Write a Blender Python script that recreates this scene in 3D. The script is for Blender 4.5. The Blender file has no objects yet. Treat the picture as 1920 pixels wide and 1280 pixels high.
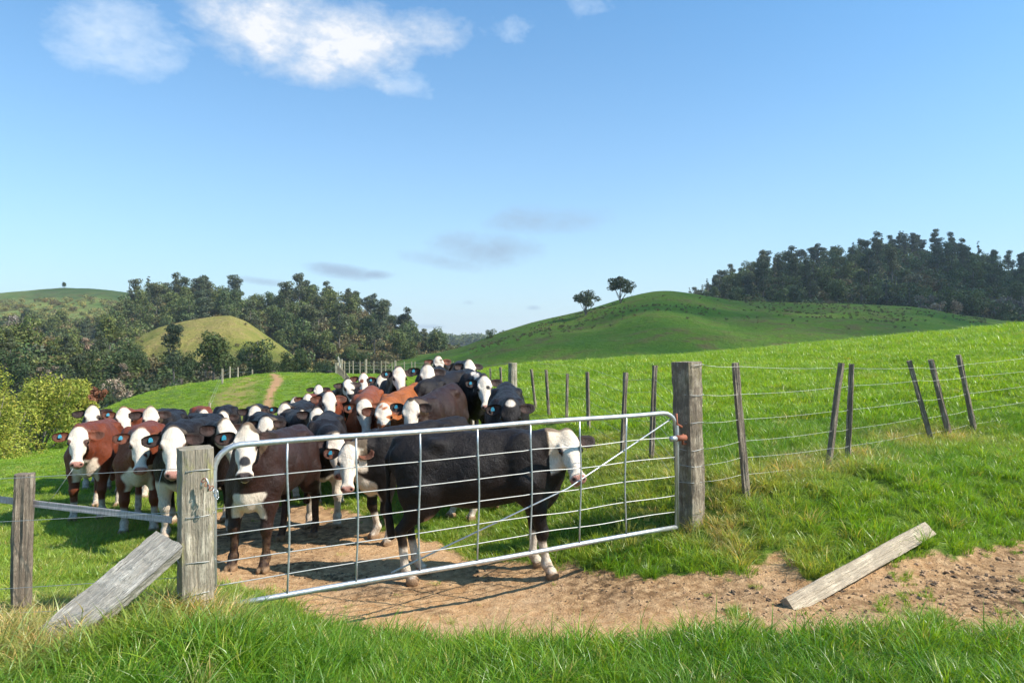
import bpy, math, random
import numpy as np
from mathutils import Vector, Matrix
R = math.radians
random.seed(7); rng = np.random.default_rng(7)
scn = bpy.context.scene
COL = scn.collection

# ------------------------------------------------------------------ camera
EYE = 1.9; F = 1280.0                      # eye height above the track, focal length in photo pixels
cd = bpy.data.cameras.new('camera'); cam = bpy.data.objects.new('camera', cd); COL.objects.link(cam)
cam.location = (0, 0, EYE); cam.rotation_euler = (R(90), 0, 0)
cd.lens = 24; cd.sensor_width = 36; cd.clip_start = .05; cd.clip_end = 20000
scn.camera = cam

# ------------------------------------------------------------------ light
SUN_AZ, SUN_EL = 104, 44                    # azimuth clockwise from +Y
sd = Vector((math.sin(R(SUN_AZ))*math.cos(R(SUN_EL)), math.cos(R(SUN_AZ))*math.cos(R(SUN_EL)), math.sin(R(SUN_EL))))
sl = bpy.data.lights.new('sun', 'SUN'); sl.energy = 4.5; sl.angle = R(.53); sl.color = (1, .93, .82)
so = bpy.data.objects.new('sun', sl); COL.objects.link(so); so.location = (20, 0, 30)
so.rotation_euler = sd.to_track_quat('Z', 'Y').to_euler()
w = bpy.data.worlds.new('World'); scn.world = w; w.use_nodes = True
def world_nodes():
    N = w.node_tree.nodes; L = w.node_tree.links; N.clear()
    out = N.new('ShaderNodeOutputWorld'); bg = N.new('ShaderNodeBackground'); L.new(bg.outputs[0], out.inputs[0])
    sky = N.new('ShaderNodeTexSky'); sky.sky_type = 'NISHITA'; sky.sun_disc = False
    sky.sun_elevation = R(SUN_EL); sky.sun_rotation = R(SUN_AZ); sky.altitude = 50
    sky.air_density = 1.0; sky.dust_density = 1.0; sky.ozone_density = 1.0
    bg.inputs['Strength'].default_value = .125
    tc = N.new('ShaderNodeTexCoord'); sep = N.new('ShaderNodeSeparateXYZ'); L.new(tc.outputs['Generated'], sep.inputs[0])
    def M(op, a, b=None, c=None, clamp=False):
        n = N.new('ShaderNodeMath'); n.operation = op; n.use_clamp = clamp
        for i, v in enumerate((a, b, c)):
            if v is None: continue
            if isinstance(v, (int, float)): n.inputs[i].default_value = v
            else: L.new(v, n.inputs[i])
        return n.outputs[0]
    az = M('ARCTAN2', sep.outputs[0], sep.outputs[1]); el = M('ARCSINE', sep.outputs[2])
    comb = N.new('ShaderNodeCombineXYZ'); L.new(az, comb.inputs[0]); L.new(M('MULTIPLY', el, 1.7), comb.inputs[1])
    def noise(scale, det, rough, dist=0.0, off=0.0):
        mp = N.new('ShaderNodeMapping'); mp.inputs['Location'].default_value = (off, off*.7, off*.3); L.new(comb.outputs[0], mp.inputs[0])
        n = N.new('ShaderNodeTexNoise'); n.inputs['Scale'].default_value = scale; n.inputs['Detail'].default_value = det
        n.inputs['Roughness'].default_value = rough; n.inputs['Distortion'].default_value = dist
        L.new(mp.outputs[0], n.inputs['Vector']); return n.outputs['Fac']
    n1 = noise(7, 9, .58, .25, 3.1); n2 = noise(26, 8, .62, .3, 9.7)
    n3 = noise(75, 6, .65, .2, 5.3)
    nn = M('ADD', M('ADD', M('MULTIPLY', M('SUBTRACT', n1, .5), 1.7), M('MULTIPLY', M('SUBTRACT', n2, .5), .9)), M('MULTIPLY', M('SUBTRACT', n3, .5), .4))
    def blob(px, py, rx, ry, amp, tilt=0.0):          # a cloud at a bearing and elevation
        a0 = math.atan2(px-960, F); e0 = math.atan2(640-py, math.hypot(F, px-960))
        dx = M('SUBTRACT', az, a0); dy = M('SUBTRACT', el, e0)
        if tilt: dy = M('SUBTRACT', dy, M('MULTIPLY', dx, tilt))
        qx = M('DIVIDE', dx, rx/F*.9); qy = M('DIVIDE', dy, ry/F*.9)
        q = M('ADD', M('MULTIPLY', qx, qx), M('MULTIPLY', qy, qy))
        return M('MULTIPLY', M('SUBTRACT', 1.0, M('POWER', M('ADD', q, .0001), .8)), amp)
    def layer(blobs, edge, thr, gain):
        acc = None
        for b in blobs:
            v = blob(*b); acc = v if acc is None else M('MAXIMUM', acc, v)
        return M('MULTIPLY', M('SUBTRACT', M('ADD', acc, M('MULTIPLY', nn, edge)), thr), gain, clamp=True)
    main = layer([(520,55,150,75,1.0),(640,80,190,75,1.0,-.05),(780,70,110,50,.8,.1),(600,125,120,40,.8),(440,25,90,50,.8)], 1.4, -.08, .8)
    side = layer([(215,60,110,62,.75),(170,90,60,40,.45),(960,60,60,30,.35),(1090,15,40,25,.3),(760,150,60,30,.5)], 1.2, .0, .8)
    thin = layer([(640,508,75,16,.9,-.1),(700,515,40,10,.8),(490,527,50,9,.7,-.1),(930,470,120,36,.6),(1010,415,120,30,.45),(830,490,80,14,.45,-.15),
                  (800,612,40,5,.6),(1000,577,16,6,.6),(880,567,12,5,.4),(860,455,70,25,.5)], .95, -.08, 1.0)
    hz = layer([(800,645,300,20,.6)], .5, .1, .5)
    light = noise(5, 6, .5, .1, 21.0)
    def mix(fac, a, b):
        m = N.new('ShaderNodeMixRGB'); L.new(fac, m.inputs[0])
        for i, v in ((1, a), (2, b)):
            if isinstance(v, tuple): m.inputs[i].default_value = (*v, 1)
            else: L.new(v, m.inputs[i])
        return m.outputs[0]
    tint = N.new('ShaderNodeMixRGB'); tint.blend_type = 'MULTIPLY'; tint.inputs[0].default_value = 1
    L.new(sky.outputs[0], tint.inputs[1]); tint.inputs[2].default_value = (.30, .745, .98, 1)
    c = tint.outputs[0]
    c = mix(M('MULTIPLY', M('POWER', 2.718, M('MULTIPLY', M('MAXIMUM', el, 0.0), -4.6)), .86), c, (3.75, 4.1, 4.4))
    c = mix(M('MULTIPLY', hz, .5), c, (4.3, 4.7, 5.1))
    c = mix(M('MULTIPLY', thin, .85), c, (1.75, 2.35, 3.1))
    c = mix(M('MULTIPLY', side, .75), c, (4.0, 4.5, 5.0))
    cc = mix(M('MULTIPLY', main, main), (2.7, 3.3, 4.1), (4.3, 4.36, 4.5))
    c = mix(M('MULTIPLY', main, .95), c, cc)
    L.new(c, bg.inputs[0])
world_nodes()
scn.view_settings.view_transform = 'Standard'; scn.view_settings.look = 'None'
scn.view_settings.gamma = 1; scn.view_settings.use_curve_mapping = False; scn.view_settings.exposure = 0.88
scn.cycles.max_bounces = 6; scn.cycles.transparent_max_bounces = 8; scn.cycles.transmission_bounces = 3
scn.cycles.diffuse_bounces = 3; scn.cycles.glossy_bounces = 2

# ------------------------------------------------------------------ helpers
def at(px, py, Y):                        # a photo pixel at a distance -> world point
    return Vector(((px-960)/F*Y, Y, EYE-(py-640)/F*Y))
def tag(o, label=None, cat=None, group=None, kind=None):
    if label: o['label'] = label
    if cat: o['category'] = cat
    if group: o['group'] = group
    if kind: o['kind'] = kind
    return o
def link(o, parent=None):
    COL.objects.link(o)
    if parent is not None: o.parent = parent
    return o
def empty(name, loc=(0,0,0), rz=0):
    o = bpy.data.objects.new(name, None); o.location = loc; o.rotation_euler = (0,0,rz); o.empty_display_size = .1
    return link(o)
def mesh_np(name, V, Fc, mat=None, smooth=True, col=None, attrs=None):
    """V (n,3), Fc list of faces or (m,k) array; col (n,3) vertex colour"""
    me = bpy.data.meshes.new(name)
    V = np.asarray(V, np.float32)
    if isinstance(Fc, np.ndarray):
        m, k = Fc.shape
        me.vertices.add(len(V)); me.vertices.foreach_set('co', V.ravel())
        me.loops.add(m*k); me.loops.foreach_set('vertex_index', Fc.astype(np.int32).ravel())
        me.polygons.add(m); me.polygons.foreach_set('loop_start', np.arange(0, m*k, k, dtype=np.int32))
        me.polygons.foreach_set('loop_total', np.full(m, k, np.int32))
        me.update(calc_edges=True)
    else:
        me.from_pydata([tuple(map(float, v)) for v in V], [], [tuple(int(i) for i in f) for f in Fc])
    if smooth: me.polygons.foreach_set('use_smooth', np.ones(len(me.polygons), bool))
    if col is not None:
        a = me.color_attributes.new('col', 'FLOAT_COLOR', 'POINT')
        c4 = np.ones((len(V), 4), np.float32); c4[:, :3] = col; a.data.foreach_set('color', c4.ravel())
    for k_, v_ in (attrs or {}).items():
        a = me.attributes.new(k_, 'FLOAT', 'POINT'); a.data.foreach_set('value', np.asarray(v_, np.float32))
    if mat: me.materials.append(mat)
    me.validate(); return me
def obj(name, me, parent=None, loc=None):
    o = bpy.data.objects.new(name, me)
    if loc is not None: o.location = loc
    return link(o, parent)
_ns = [(rng.normal(size=3), rng.uniform(0, 6.28)) for _ in range(24)]
def snoise(P, f=1.0, o=0, n=8):           # cheap smooth noise, about -1..1
    P = np.asarray(P, np.float32); s = 0
    for i in range(n):
        d, ph = _ns[(i+o) % 24]; g = f*(1+.35*i)
        s = s + np.sin((P[..., 0]*d[0]+P[..., 1]*d[1]+P[..., 2]*d[2])*g+ph+o)/(1+.35*i)
    return s/(n*.42)
def sm(a, b, x):
    t = np.clip((x-a)/(b-a), 0, 1); return t*t*(3-2*t)

class NT:                                  # small node helper
    def __init__(s, name):
        s.m = bpy.data.materials.new(name); s.m.use_nodes = True; s.N = s.m.node_tree.nodes; s.L = s.m.node_tree.links; s.N.clear()
        s.out = s.N.new('ShaderNodeOutputMaterial')
    def n(s, t, **kw):
        x = s.N.new(t)
        for k, v in kw.items():
            if k in x.inputs.keys(): s.put(x.inputs[k], v)
            else: setattr(x, k, v)
        return x
    def put(s, i, v):
        if isinstance(v, bpy.types.NodeSocket): s.L.new(v, i)
        elif isinstance(v, tuple) and len(v) == 3 and i.type == 'RGBA': i.default_value = (*v, 1)
        else: i.default_value = v
    def noise(s, scale, det=4, rough=.55, vec=None, stretch=None, dist=0):
        if vec is None: vec = s.n('ShaderNodeTexCoord').outputs['Object']
        if stretch:
            mp = s.n('ShaderNodeMapping'); mp.inputs['Scale'].default_value = stretch; s.L.new(vec, mp.inputs[0]); vec = mp.outputs[0]
        t = s.n('ShaderNodeTexNoise', Scale=scale, Detail=det, Roughness=rough, Distortion=dist); s.L.new(vec, t.inputs['Vector'])
        return t.outputs['Fac']
    def ramp(s, fac, stops):
        r = s.n('ShaderNodeValToRGB'); s.L.new(fac, r.inputs[0]); e = r.color_ramp.elements
        while len(e) < len(stops): e.new(.5)
        for i, (p, c) in enumerate(stops):
            e[i].position = p; e[i].color = (*c, 1) if isinstance(c, tuple) else (c, c, c, 1)
        return r.outputs[0]
    def mix(s, fac, a, b, mode='MIX'):
        x = s.n('ShaderNodeMixRGB', blend_type=mode)
        s.put(x.inputs[0], fac); s.put(x.inputs[1], a); s.put(x.inputs[2], b); return x.outputs[0]
    def math(s, op, a, b=0.0, clamp=False):
        x = s.n('ShaderNodeMath', operation=op, use_clamp=clamp); s.put(x.inputs[0], a); s.put(x.inputs[1], b); return x.outputs[0]
    def bump(s, h, dist=.01, st=1.0, nrm=None):
        b = s.n('ShaderNodeBump', Distance=dist, Strength=st, Height=h)
        if nrm is not None: s.L.new(nrm, b.inputs['Normal'])
        return b.outputs[0]
    def bsdf(s, **kw):
        b = s.n('ShaderNodeBsdfPrincipled')
        for k, v in kw.items(): s.put(b.inputs[k.replace('_', ' ')], v)
        s.L.new(b.outputs[0], s.out.inputs[0]); return b
    def attr(s, name, typ='GEOMETRY', out='Color'):
        return s.n('ShaderNodeAttribute', attribute_type=typ, attribute_name=name).outputs[out]

# ------------------------------------------------------------------ materials
def wood_mat(name, light, dark, lichen=None, blotch=.75, axis=2, scale=1.0):
    t = NT(name)
    st = [14, 14, 14]; st[axis] = .9
    g = t.noise(3*scale, 8, .65, stretch=tuple(st), dist=.4)
    g2 = t.noise(9*scale, 6, .7, stretch=tuple(s_*1.6 if s_ > 1 else 1.4 for s_ in st))
    big = t.noise(4.5, 6, .65)
    c = t.ramp(g, [(.3, dark), (.46, tuple(.55*a+.45*b for a, b in zip(dark, light))), (.62, light)])
    c = t.mix(t.ramp(g2, [(.38, 1.0), (.47, 0.0)]), c, tuple(.35*d for d in dark))
    c = t.mix(t.ramp(big, [(.44, 0.0), (.56, blotch)]), c, tuple((a*.5+b*.25 if blotch < .8 else a*.9+.02) for a, b in zip(dark, light)))
    if lichen:
        l = t.noise(7, 7, .7, stretch=(1, 1, .45))
        c = t.mix(t.ramp(l, [(.53, 0.0), (.66, .8)]), c, lichen)
    h = t.math('ADD', t.ramp(g, [(.3, 0.0), (.6, 1.0)]), t.math('MULTIPLY', g2, .8))
    t.bsdf(Base_Color=c, Roughness=.9, Specular_IOR_Level=.2, Normal=t.bump(h, .012, .9))
    return t.m
M_POST = wood_mat('weathered_post_wood', (.64, .56, .43), (.25, .20, .145), (.42, .40, .12), scale=1.3)
M_POST2 = wood_mat('weathered_strainer_wood', (.52, .44, .33), (.15, .11, .075), (.22, .18, .10), blotch=.85, scale=1.3)
M_BATTEN = wood_mat('weathered_batten_wood', (.50, .41, .31), (.14, .10, .075), scale=1.8)
M_PALE = wood_mat('pale_split_timber', (.74, .68, .59), (.36, .31, .26), axis=0, scale=1.5)
M_PLANK = wood_mat('sawn_plank_wood', (.72, .60, .44), (.50, .40, .29), axis=0, scale=1.4)
def metal(name, colr, rough, spangle=True, metallic=.75):
    t = NT(name); v = t.noise(60, 5, .6); b = t.noise(9, 4, .6)
    c = t.mix(t.ramp(v, [(.35, 0.0), (.7, .5)]), colr, tuple(min(1, a*1.35) for a in colr))
    c = t.mix(t.ramp(b, [(.5, 0.0), (.8, .45)]), c, tuple(a*.62 for a in colr))
    t.bsdf(Base_Color=c, Metallic=metallic, Roughness=t.ramp(v, [(.3, rough-.08), (.7, rough+.12)]), Normal=t.bump(v, .0015, .5)); return t.m
M_GALV = metal('galvanised_steel', (.47, .49, .50), .42)
M_WIRE = metal('fence_wire_steel', (.42, .42, .40), .55)
M_RUST = metal('rusty_steel', (.26, .085, .045), .75, metallic=.2)
t = NT('flat_tape'); t.bsdf(Base_Color=t.ramp(t.noise(12, 5, .6, stretch=(1, 30, 30)), [(.35, (.24, .20, .20)), (.6, (.50, .46, .47))]), Roughness=.5, Metallic=.2); M_TAPE = t.m
t = NT('blue_plastic_tag'); t.bsdf(Base_Color=t.mix(t.ramp(t.noise(90, 2, .5), [(.55, 0.0), (.62, .55)]), (.025, .22, .31), (.20, .40, .47)), Roughness=.4); M_TAG = t.m
t = NT('cow_eye'); t.bsdf(Base_Color=(.008, .005, .004), Roughness=.08); M_EYE = t.m

def coat_mat():
    t = NT('cattle_coat'); col = t.attr('col')
    hair = t.noise(120, 6, .72, stretch=(.55, 1, .20), dist=1.2); big = t.noise(6, 5, .6, dist=.8); fine = t.noise(420, 3, .6, stretch=(.6, 1, .3))
    c = t.mix(t.ramp(hair, [(.36, .75), (.58, 0.0)]), col, t.mix(1.0, col, (.62, .54, .46), 'MULTIPLY'))
    c = t.mix(t.ramp(fine, [(.5, .0), (.7, .5)]), c, t.mix(1.0, c, (1.5, 1.4, 1.3), 'MULTIPLY'))
    c = t.mix(t.ramp(big, [(.42, 0.0), (.68, .6)]), c, t.mix(1.0, col, (1.25, 1.12, 1.05), 'MULTIPLY'))
    mud = t.noise(16, 6, .7)
    sep = t.n('ShaderNodeSeparateXYZ'); t.L.new(t.n('ShaderNodeTexCoord').outputs['Object'], sep.inputs[0])
    low = t.ramp(sep.outputs[2], [(.0, 1.0), (.5, 0.0)])
    c = t.mix(t.math('MULTIPLY', t.ramp(mud, [(.42, 0.0), (.62, .8)]), low), c, (.17, .095, .045))
    h = t.math('ADD', hair, t.math('MULTIPLY', fine, .5))
    mid = t.noise(30, 6, .68, stretch=(.5, 1, .45), dist=1.0)
    h = t.math('ADD', h, t.math('MULTIPLY', mid, 1.8))
    b = t.bsdf(Base_Color=c, Roughness=t.ramp(mid, [(.35, .38), (.65, .62)]), Specular_IOR_Level=.26, Normal=t.bump(t.math('ADD', h, t.math('MULTIPLY', big, 3.0)), .0075, .8))
    b.inputs['Sheen Weight'].default_value = .02; b.inputs['Sheen Roughness'].default_value = .4; b.inputs['Sheen Tint'].default_value = (.9, .75, .65, 1)
    return t.m
M_COAT = coat_mat()

def blade_mat():
    t = NT('grass_blade'); col = t.attr('col'); g = t.attr('tint', 'INSTANCER', 'Fac'); d = t.attr('dry', 'INSTANCER', 'Fac')
    rnd = t.n('ShaderNodeObjectInfo').outputs['Random']
    c = t.mix(g, (.070, .195, .014), (.245, .385, .034))
    c = t.mix(d, c, (.44, .38, .18))
    c = t.mix(1.0, c, col, 'MULTIPLY')
    c = t.mix(t.math('MULTIPLY', rnd, .5), c, t.mix(1.0, c, (1.35, 1.12, .8), 'MULTIPLY'))
    p = t.n('ShaderNodeBsdfPrincipled', Roughness=.38); t.put(p.inputs['Base Color'], c); p.inputs['Specular IOR Level'].default_value = .45
    tr = t.n('ShaderNodeBsdfTranslucent'); t.put(tr.inputs[0], t.mix(1.0, c, (1.5, 1.5, .6), 'MULTIPLY'))
    mx = t.n('ShaderNodeMixShader'); mx.inputs[0].default_value = .38
    t.L.new(p.outputs[0], mx.inputs[1]); t.L.new(tr.outputs[0], mx.inputs[2]); t.L.new(mx.outputs[0], t.out.inputs[0]); return t.m
M_BLADE = blade_mat()
def leaf_mat(name, a, b, dryc=None, trans=.25):
    t = NT(name); col = t.attr('col'); rnd = t.n('ShaderNodeObjectInfo').outputs['Random']
    g = t.noise(.9, 4, .6)
    c = t.mix(t.ramp(g, [(.4, 0.0), (.6, 1.0)]), a, b); c = t.mix(1.0, c, col, 'MULTIPLY')
    c = t.mix(rnd, c, t.mix(1.0, c, (1.7, 1.35, 1.0), 'MULTIPLY'))
    d = t.n('ShaderNodeBsdfPrincipled', Roughness=.55); t.put(d.inputs['Base Color'], c); d.inputs['Specular IOR Level'].default_value = .25
    tr = t.n('ShaderNodeBsdfTranslucent'); t.put(tr.inputs[0], c)
    mx = t.n('ShaderNodeMixShader'); mx.inputs[0].default_value = trans
    t.L.new(d.outputs[0], mx.inputs[1]); t.L.new(tr.outputs[0], mx.inputs[2]); t.L.new(mx.outputs[0], t.out.inputs[0]); return t.m
M_LEAF = leaf_mat('dark_foliage', (.058, .096, .032), (.10, .135, .045))
M_LEAF_P = leaf_mat('pine_foliage', (.052, .076, .042), (.078, .10, .050))
M_SCRUB = leaf_mat('scrub_foliage', (.10, .10, .05), (.15, .135, .065))
M_PSCRUB = leaf_mat('pale_scrub_foliage', (.16, .19, .075), (.24, .25, .10))
M_WILLOW = leaf_mat('yellow_green_foliage', (.23, .27, .040), (.36, .37, .06), trans=.4)
M_RED = leaf_mat('russet_foliage', (.17, .065, .032), (.24, .10, .05), trans=.3)
M_GREY = leaf_mat('grey_twig', (.16, .14, .115), (.26, .23, .19), trans=.1)
t = NT('bark'); t.bsdf(Base_Color=t.ramp(t.noise(3, 6, .7, stretch=(3, 3, .6)), [(.35, (.06, .05, .04)), (.65, (.24, .21, .18))]), Roughness=.95); M_BARK = t.m

def ground_mat():
    t = NT('pasture_ground'); geo = t.n('ShaderNodeNewGeometry').outputs['Position']; d = t.attr('dirt', out='Fac'); mud = t.attr('mud', out='Fac'); trk = t.attr('track', out='Fac')
    n1 = t.noise(1.3, 6, .6, vec=geo); n2 = t.noise(11, 7, .65, vec=geo); n3 = t.noise(60, 6, .7, vec=geo)
    grass = t.mix(t.ramp(n2, [(.35, 0.0), (.65, 1.0)]), (.05, .095, .014), (.12, .19, .024))
    grass = t.mix(t.ramp(n1, [(.35, 0.0), (.7, .8)]), grass, (.19, .29, .035))
    dirt = t.mix(t.ramp(n2, [(.35, 0.0), (.68, 1.0)]), (.52, .285, .125), (.70, .46, .25))
    dirt = t.mix(t.ramp(n3, [(.35, .65), (.5, 0.0)]), dirt, (.25, .135, .065))
    dirt = t.mix(t.ramp(n1, [(.45, 0.0), (.75, .5)]), dirt, (.46, .34, .235))
    dirt = t.mix(t.math('MULTIPLY', mud, t.ramp(n2, [(.38, 1.0), (.6, .15)])), dirt, (.10, .062, .035))
    c = t.mix(t.ramp(t.math('ADD', d, t.math('MULTIPLY', t.math('SUBTRACT', n2, .5), .6)), [(.16, 0.0), (.38, 1.0)]), grass, dirt)
    c = t.mix(trk, c, (.42, .24, .12))
    h = t.math('ADD', t.math('MULTIPLY', n2, 1.6), n3)
    t.bsdf(Base_Color=c, Roughness=.95, Specular_IOR_Level=.12, Normal=t.bump(h, .035, .9)); return t.m
M_GROUND = ground_mat()
def hill_mat(name, a, b, brown, amt=.6, sc=.05):
    t = NT(name); geo = t.n('ShaderNodeNewGeometry').outputs['Position']
    n1 = t.noise(sc, 8, .62, vec=geo, dist=.3); n2 = t.noise(sc*7, 8, .68, vec=geo); n3 = t.noise(sc*40, 4, .7, vec=geo)
    c = t.mix(t.ramp(n1, [(.38, 0.0), (.62, 1.0)]), a, b)
    c = t.mix(t.math('MULTIPLY', t.ramp(n2, [(.47, 0.0), (.60, amt)]), t.ramp(n1, [(.42, 0.0), (.56, 1.0)])), c, brown)
    c = t.mix(t.ramp(n3, [(.4, .4), (.55, 0.0)]), c, t.mix(1.0, c, (.5, .55, .5), 'MULTIPLY'))
    t.bsdf(Base_Color=c, Roughness=.95, Specular_IOR_Level=.1, Normal=t.bump(t.math('ADD', n2, t.math('MULTIPLY', n3, .3)), 1.6, .8)); return t.m
M_HILL = hill_mat('pasture_hill_grass', (.085, .175, .016), (.145, .225, .024), (.17, .125, .05), amt=.85, sc=.045)
M_HILL_Y = hill_mat('dry_hill_grass', (.17, .19, .035), (.29, .25, .07), (.33, .23, .10), sc=.08)
M_HILL_S = hill_mat('scrubby_hill_grass', (.08, .13, .035), (.15, .19, .06), (.13, .085, .035), sc=.03)
M_FLOOR = hill_mat('bush_floor', (.040, .045, .020), (.075, .07, .03), (.10, .085, .035), sc=.05)

# ------------------------------------------------------------------ terrain
CP = []
def cp(Y, *pz):
    for px, z in pz: CP.append((px, Y, z))
cp(1.2, (-1500,.25),(0,.2),(960,.1),(1920,.1),(3400,.2))
cp(2.6, (-1500,.25),(-400,.2),(0,.15),(400,.12),(960,.05),(1500,.05),(1920,.08),(3400,.3))
cp(4.2, (-600,.15),(0,.12),(200,.14),(380,.16),(540,.05),(650,-.08),(960,-.06),(1300,-.03),(1600,0),(1920,.05),(2500,.2))
cp(4.5, (365,.14),(42,.10),(480,.0))
cp(5.1, (-500,.05),(0,0),(200,-.02),(430,-.12),(600,-.23),(760,-.25),(960,-.24),(1200,-.16),(1475,-.08),(1700,-.02),(1920,.0),(2500,.2))
cp(6.0, (-500,-.1),(0,-.12),(250,-.17),(450,-.25),(760,-.28),(985,-.28),(1130,-.2),(1290,.0),(1400,.03),(1560,.07),(1735,.14),(1850,.08),(1990,.1),(2600,.5))
cp(6.35, (1262,.03),(1200,-.02))
cp(6.65, (1300,.17),(1400,.36),(1550,.40),(1735,.38),(1920,.3),(1200,.06),(1080,-.1))
cp(7.4, (-500,-.25),(250,-.28),(500,-.3),(760,-.28),(985,-.2),(1060,.0),(1150,.22),(1260,.42),(1575,.5),(1920,.48),(2600,.8))
cp(8.8, (-500,-.4),(0,-.38),(140,-.35),(500,-.35),(760,-.25),(950,-.05),(1050,.15),(1180,.42),(1400,.52),(1750,.53),(1920,.55),(2600,.9))
cp(12, (-500,-.7),(0,-.6),(250,-.6),(500,-.45),(700,-.15),(850,.0),(950,.2),(1050,.5),(1200,.6),(1600,.8),(1920,1.0),(2600,1.4))
cp(17, (-600,-2),(0,-1.2),(250,-1.0),(500,-.9),(640,-.6),(800,-.15),(930,.3),(1050,.55),(1300,.8),(1600,1.15),(1920,1.5),(2600,2.2))
cp(28, (-800,-6),(-300,-4),(0,-2.9),(120,-2.0),(250,-1.75),(400,-1.6),(505,-1.5),(640,-.9),(800,-.3),(950,.4),(1300,1.05),(1600,1.62),(1920,2.2),(2800,4))
cp(37, (-800,-9),(0,-4.5),(150,-2.6),(950,.45),(1100,.75),(1300,1.12),(1600,1.9),(1920,2.72),(2800,5))
cp(46, (-800,-12),(0,-6.5),(150,-3.6),(260,-1.75),(400,-.85),(505,-.3),(600,-.3),(720,-.55),(850,-.4),(950,0.0),(1300,.7),(1920,2.6),(2800,5))
cp(62, (-800,-16),(0,-10),(260,-5),(505,-2.2),(640,-1.3),(760,-1.3),(880,-1.1),(1000,-1.0),(1300,-.8),(1920,.8),(2800,3))
cp(90, (-800,-22),(0,-14),(260,-10),(505,-7),(640,-5),(800,-4),(1000,-5),(1300,-6),(1920,-6),(2800,-5))
CP = np.array(CP)
def _uv(x, y):
    y = np.maximum(y, .4); return np.stack([(x/y)*1.6, np.log(y)*1.25], -1)
_c = _uv((CP[:, 0]-960)/F*CP[:, 1], CP[:, 1])
def _phi(r2): return .5*r2*np.log(r2+1e-12)
def _solve():
    n = len(_c); d = ((_c[:, None]-_c[None])**2).sum(-1); A = np.zeros((n+3, n+3)); A[:n, :n] = _phi(d)+np.eye(n)*.004
    P = np.c_[np.ones(n), _c]; A[:n, n:] = P; A[n:, :n] = P.T
    return np.linalg.solve(A, np.r_[CP[:, 2], 0, 0, 0])
_w = _solve()
def ground_base(x, y):
    x = np.asarray(x, float); y = np.asarray(y, float); sh = x.shape; uv = _uv(x.ravel(), y.ravel()); out = np.empty(len(uv))
    for i in range(0, len(uv), 40000):
        u = uv[i:i+40000]; d = ((u[:, None]-_c[None])**2).sum(-1); out[i:i+40000] = _phi(d)@_w[:-3]+_w[-3]+u@_w[-2:]
    return out.reshape(sh)
def pxy(poly, z=0):                       # outline laid on the sloping ground along photo bearings
    out = []
    for px, py in poly:
        Y = np.linspace(2.2, 13, 900); d = ground_base((px-960)/F*Y, Y)-(EYE-(py-640)/F*Y)
        k = int(np.argmax(d > 0)); out.append(((px-960)/F*Y[k], Y[k]))
    return np.array(out)
DIRT = pxy([(395,1085),(440,1095),(500,1110),(545,1140),(610,1178),(800,1200),(1000,1212),(1250,1206),(1500,1192),(1750,1180),(2000,1190),(2400,1200),
            (2400,1020),(2050,1008),(1930,1012),(1870,1030),(1800,1062),(1720,1052),(1640,1060),(1590,1078),(1520,1086),(1480,1046),(1440,1050),(1410,1085),(1330,1085),(1240,1092),(1150,1078),(1040,1066),
            (960,1060),(860,1040),(790,1020),(740,1005),(690,975),(640,955),(560,950),(440,955),(390,965),(372,1000),(375,1050)], -.16)
def poly_sd(poly, x, y):                  # signed distance, inside positive
    sh = x.shape; x = x.ravel(); y = y.ravel(); dmin = np.full(x.shape, 1e9); ins = np.zeros(x.shape, bool)
    n = len(poly)
    for i in range(n):
        ax, ay = poly[i]; bx, by = poly[(i+1) % n]; ex, ey = bx-ax, by-ay
        t_ = np.clip(((x-ax)*ex+(y-ay)*ey)/(ex*ex+ey*ey), 0, 1); dmin = np.minimum(dmin, np.hypot(x-ax-t_*ex, y-ay-t_*ey))
        c_ = ((ay > y) != (by > y)) & (x < (bx-ax)*(y-ay)/(by-ay+1e-12)+ax); ins ^= c_
    return np.where(ins, dmin, -dmin).reshape(sh)
def masks(x, y):
    P = np.stack([x, y, x*0], -1)
    near = (y < 11) & (y > 3) & (np.abs(x) < 12)
    sdv = np.full(x.shape, -5.0)
    if near.any(): sdv[near] = poly_sd(DIRT, x[near], y[near])
    dirt = sm(-.12, .12, sdv+.13*snoise(P, 5, 2)+.09*snoise(P, 14, 5)+.03*snoise(P, 33, 12))
    mud = sm(.1, .8, .5+.5*snoise(P, 2.2, 9))*sm(5.2, 6.2, y+.35*(x))*dirt
    for mx_, my_, mr_ in ((-1.15,5.95,.35),(-.75,6.0,.25),(-.6,5.5,.12),(-2.1,6.6,.6),(-1.6,6.3,.4)): mud = np.maximum(mud, np.exp(-((x-mx_)**2+((y-my_)*1.6)**2)/mr_**2)*dirt)
    # worn stock track on the far rise
    tx = (512-960)/F*y+.25*np.sin(y*.35)
    trk = sm(1.0, .35, np.abs(x-tx)/(.019*y*.5)+.3*snoise(P, 1.5, 4))*sm(22, 25, y)*sm(47, 44, y)
    side = sm(1.2, .2, np.abs(x-tx+1.9)/1.5+.5*snoise(P, 1.1, 7))*sm(26, 32, y)*sm(46, 42, y)*.55
    return dirt, mud, np.maximum(trk, side*.8)
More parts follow.
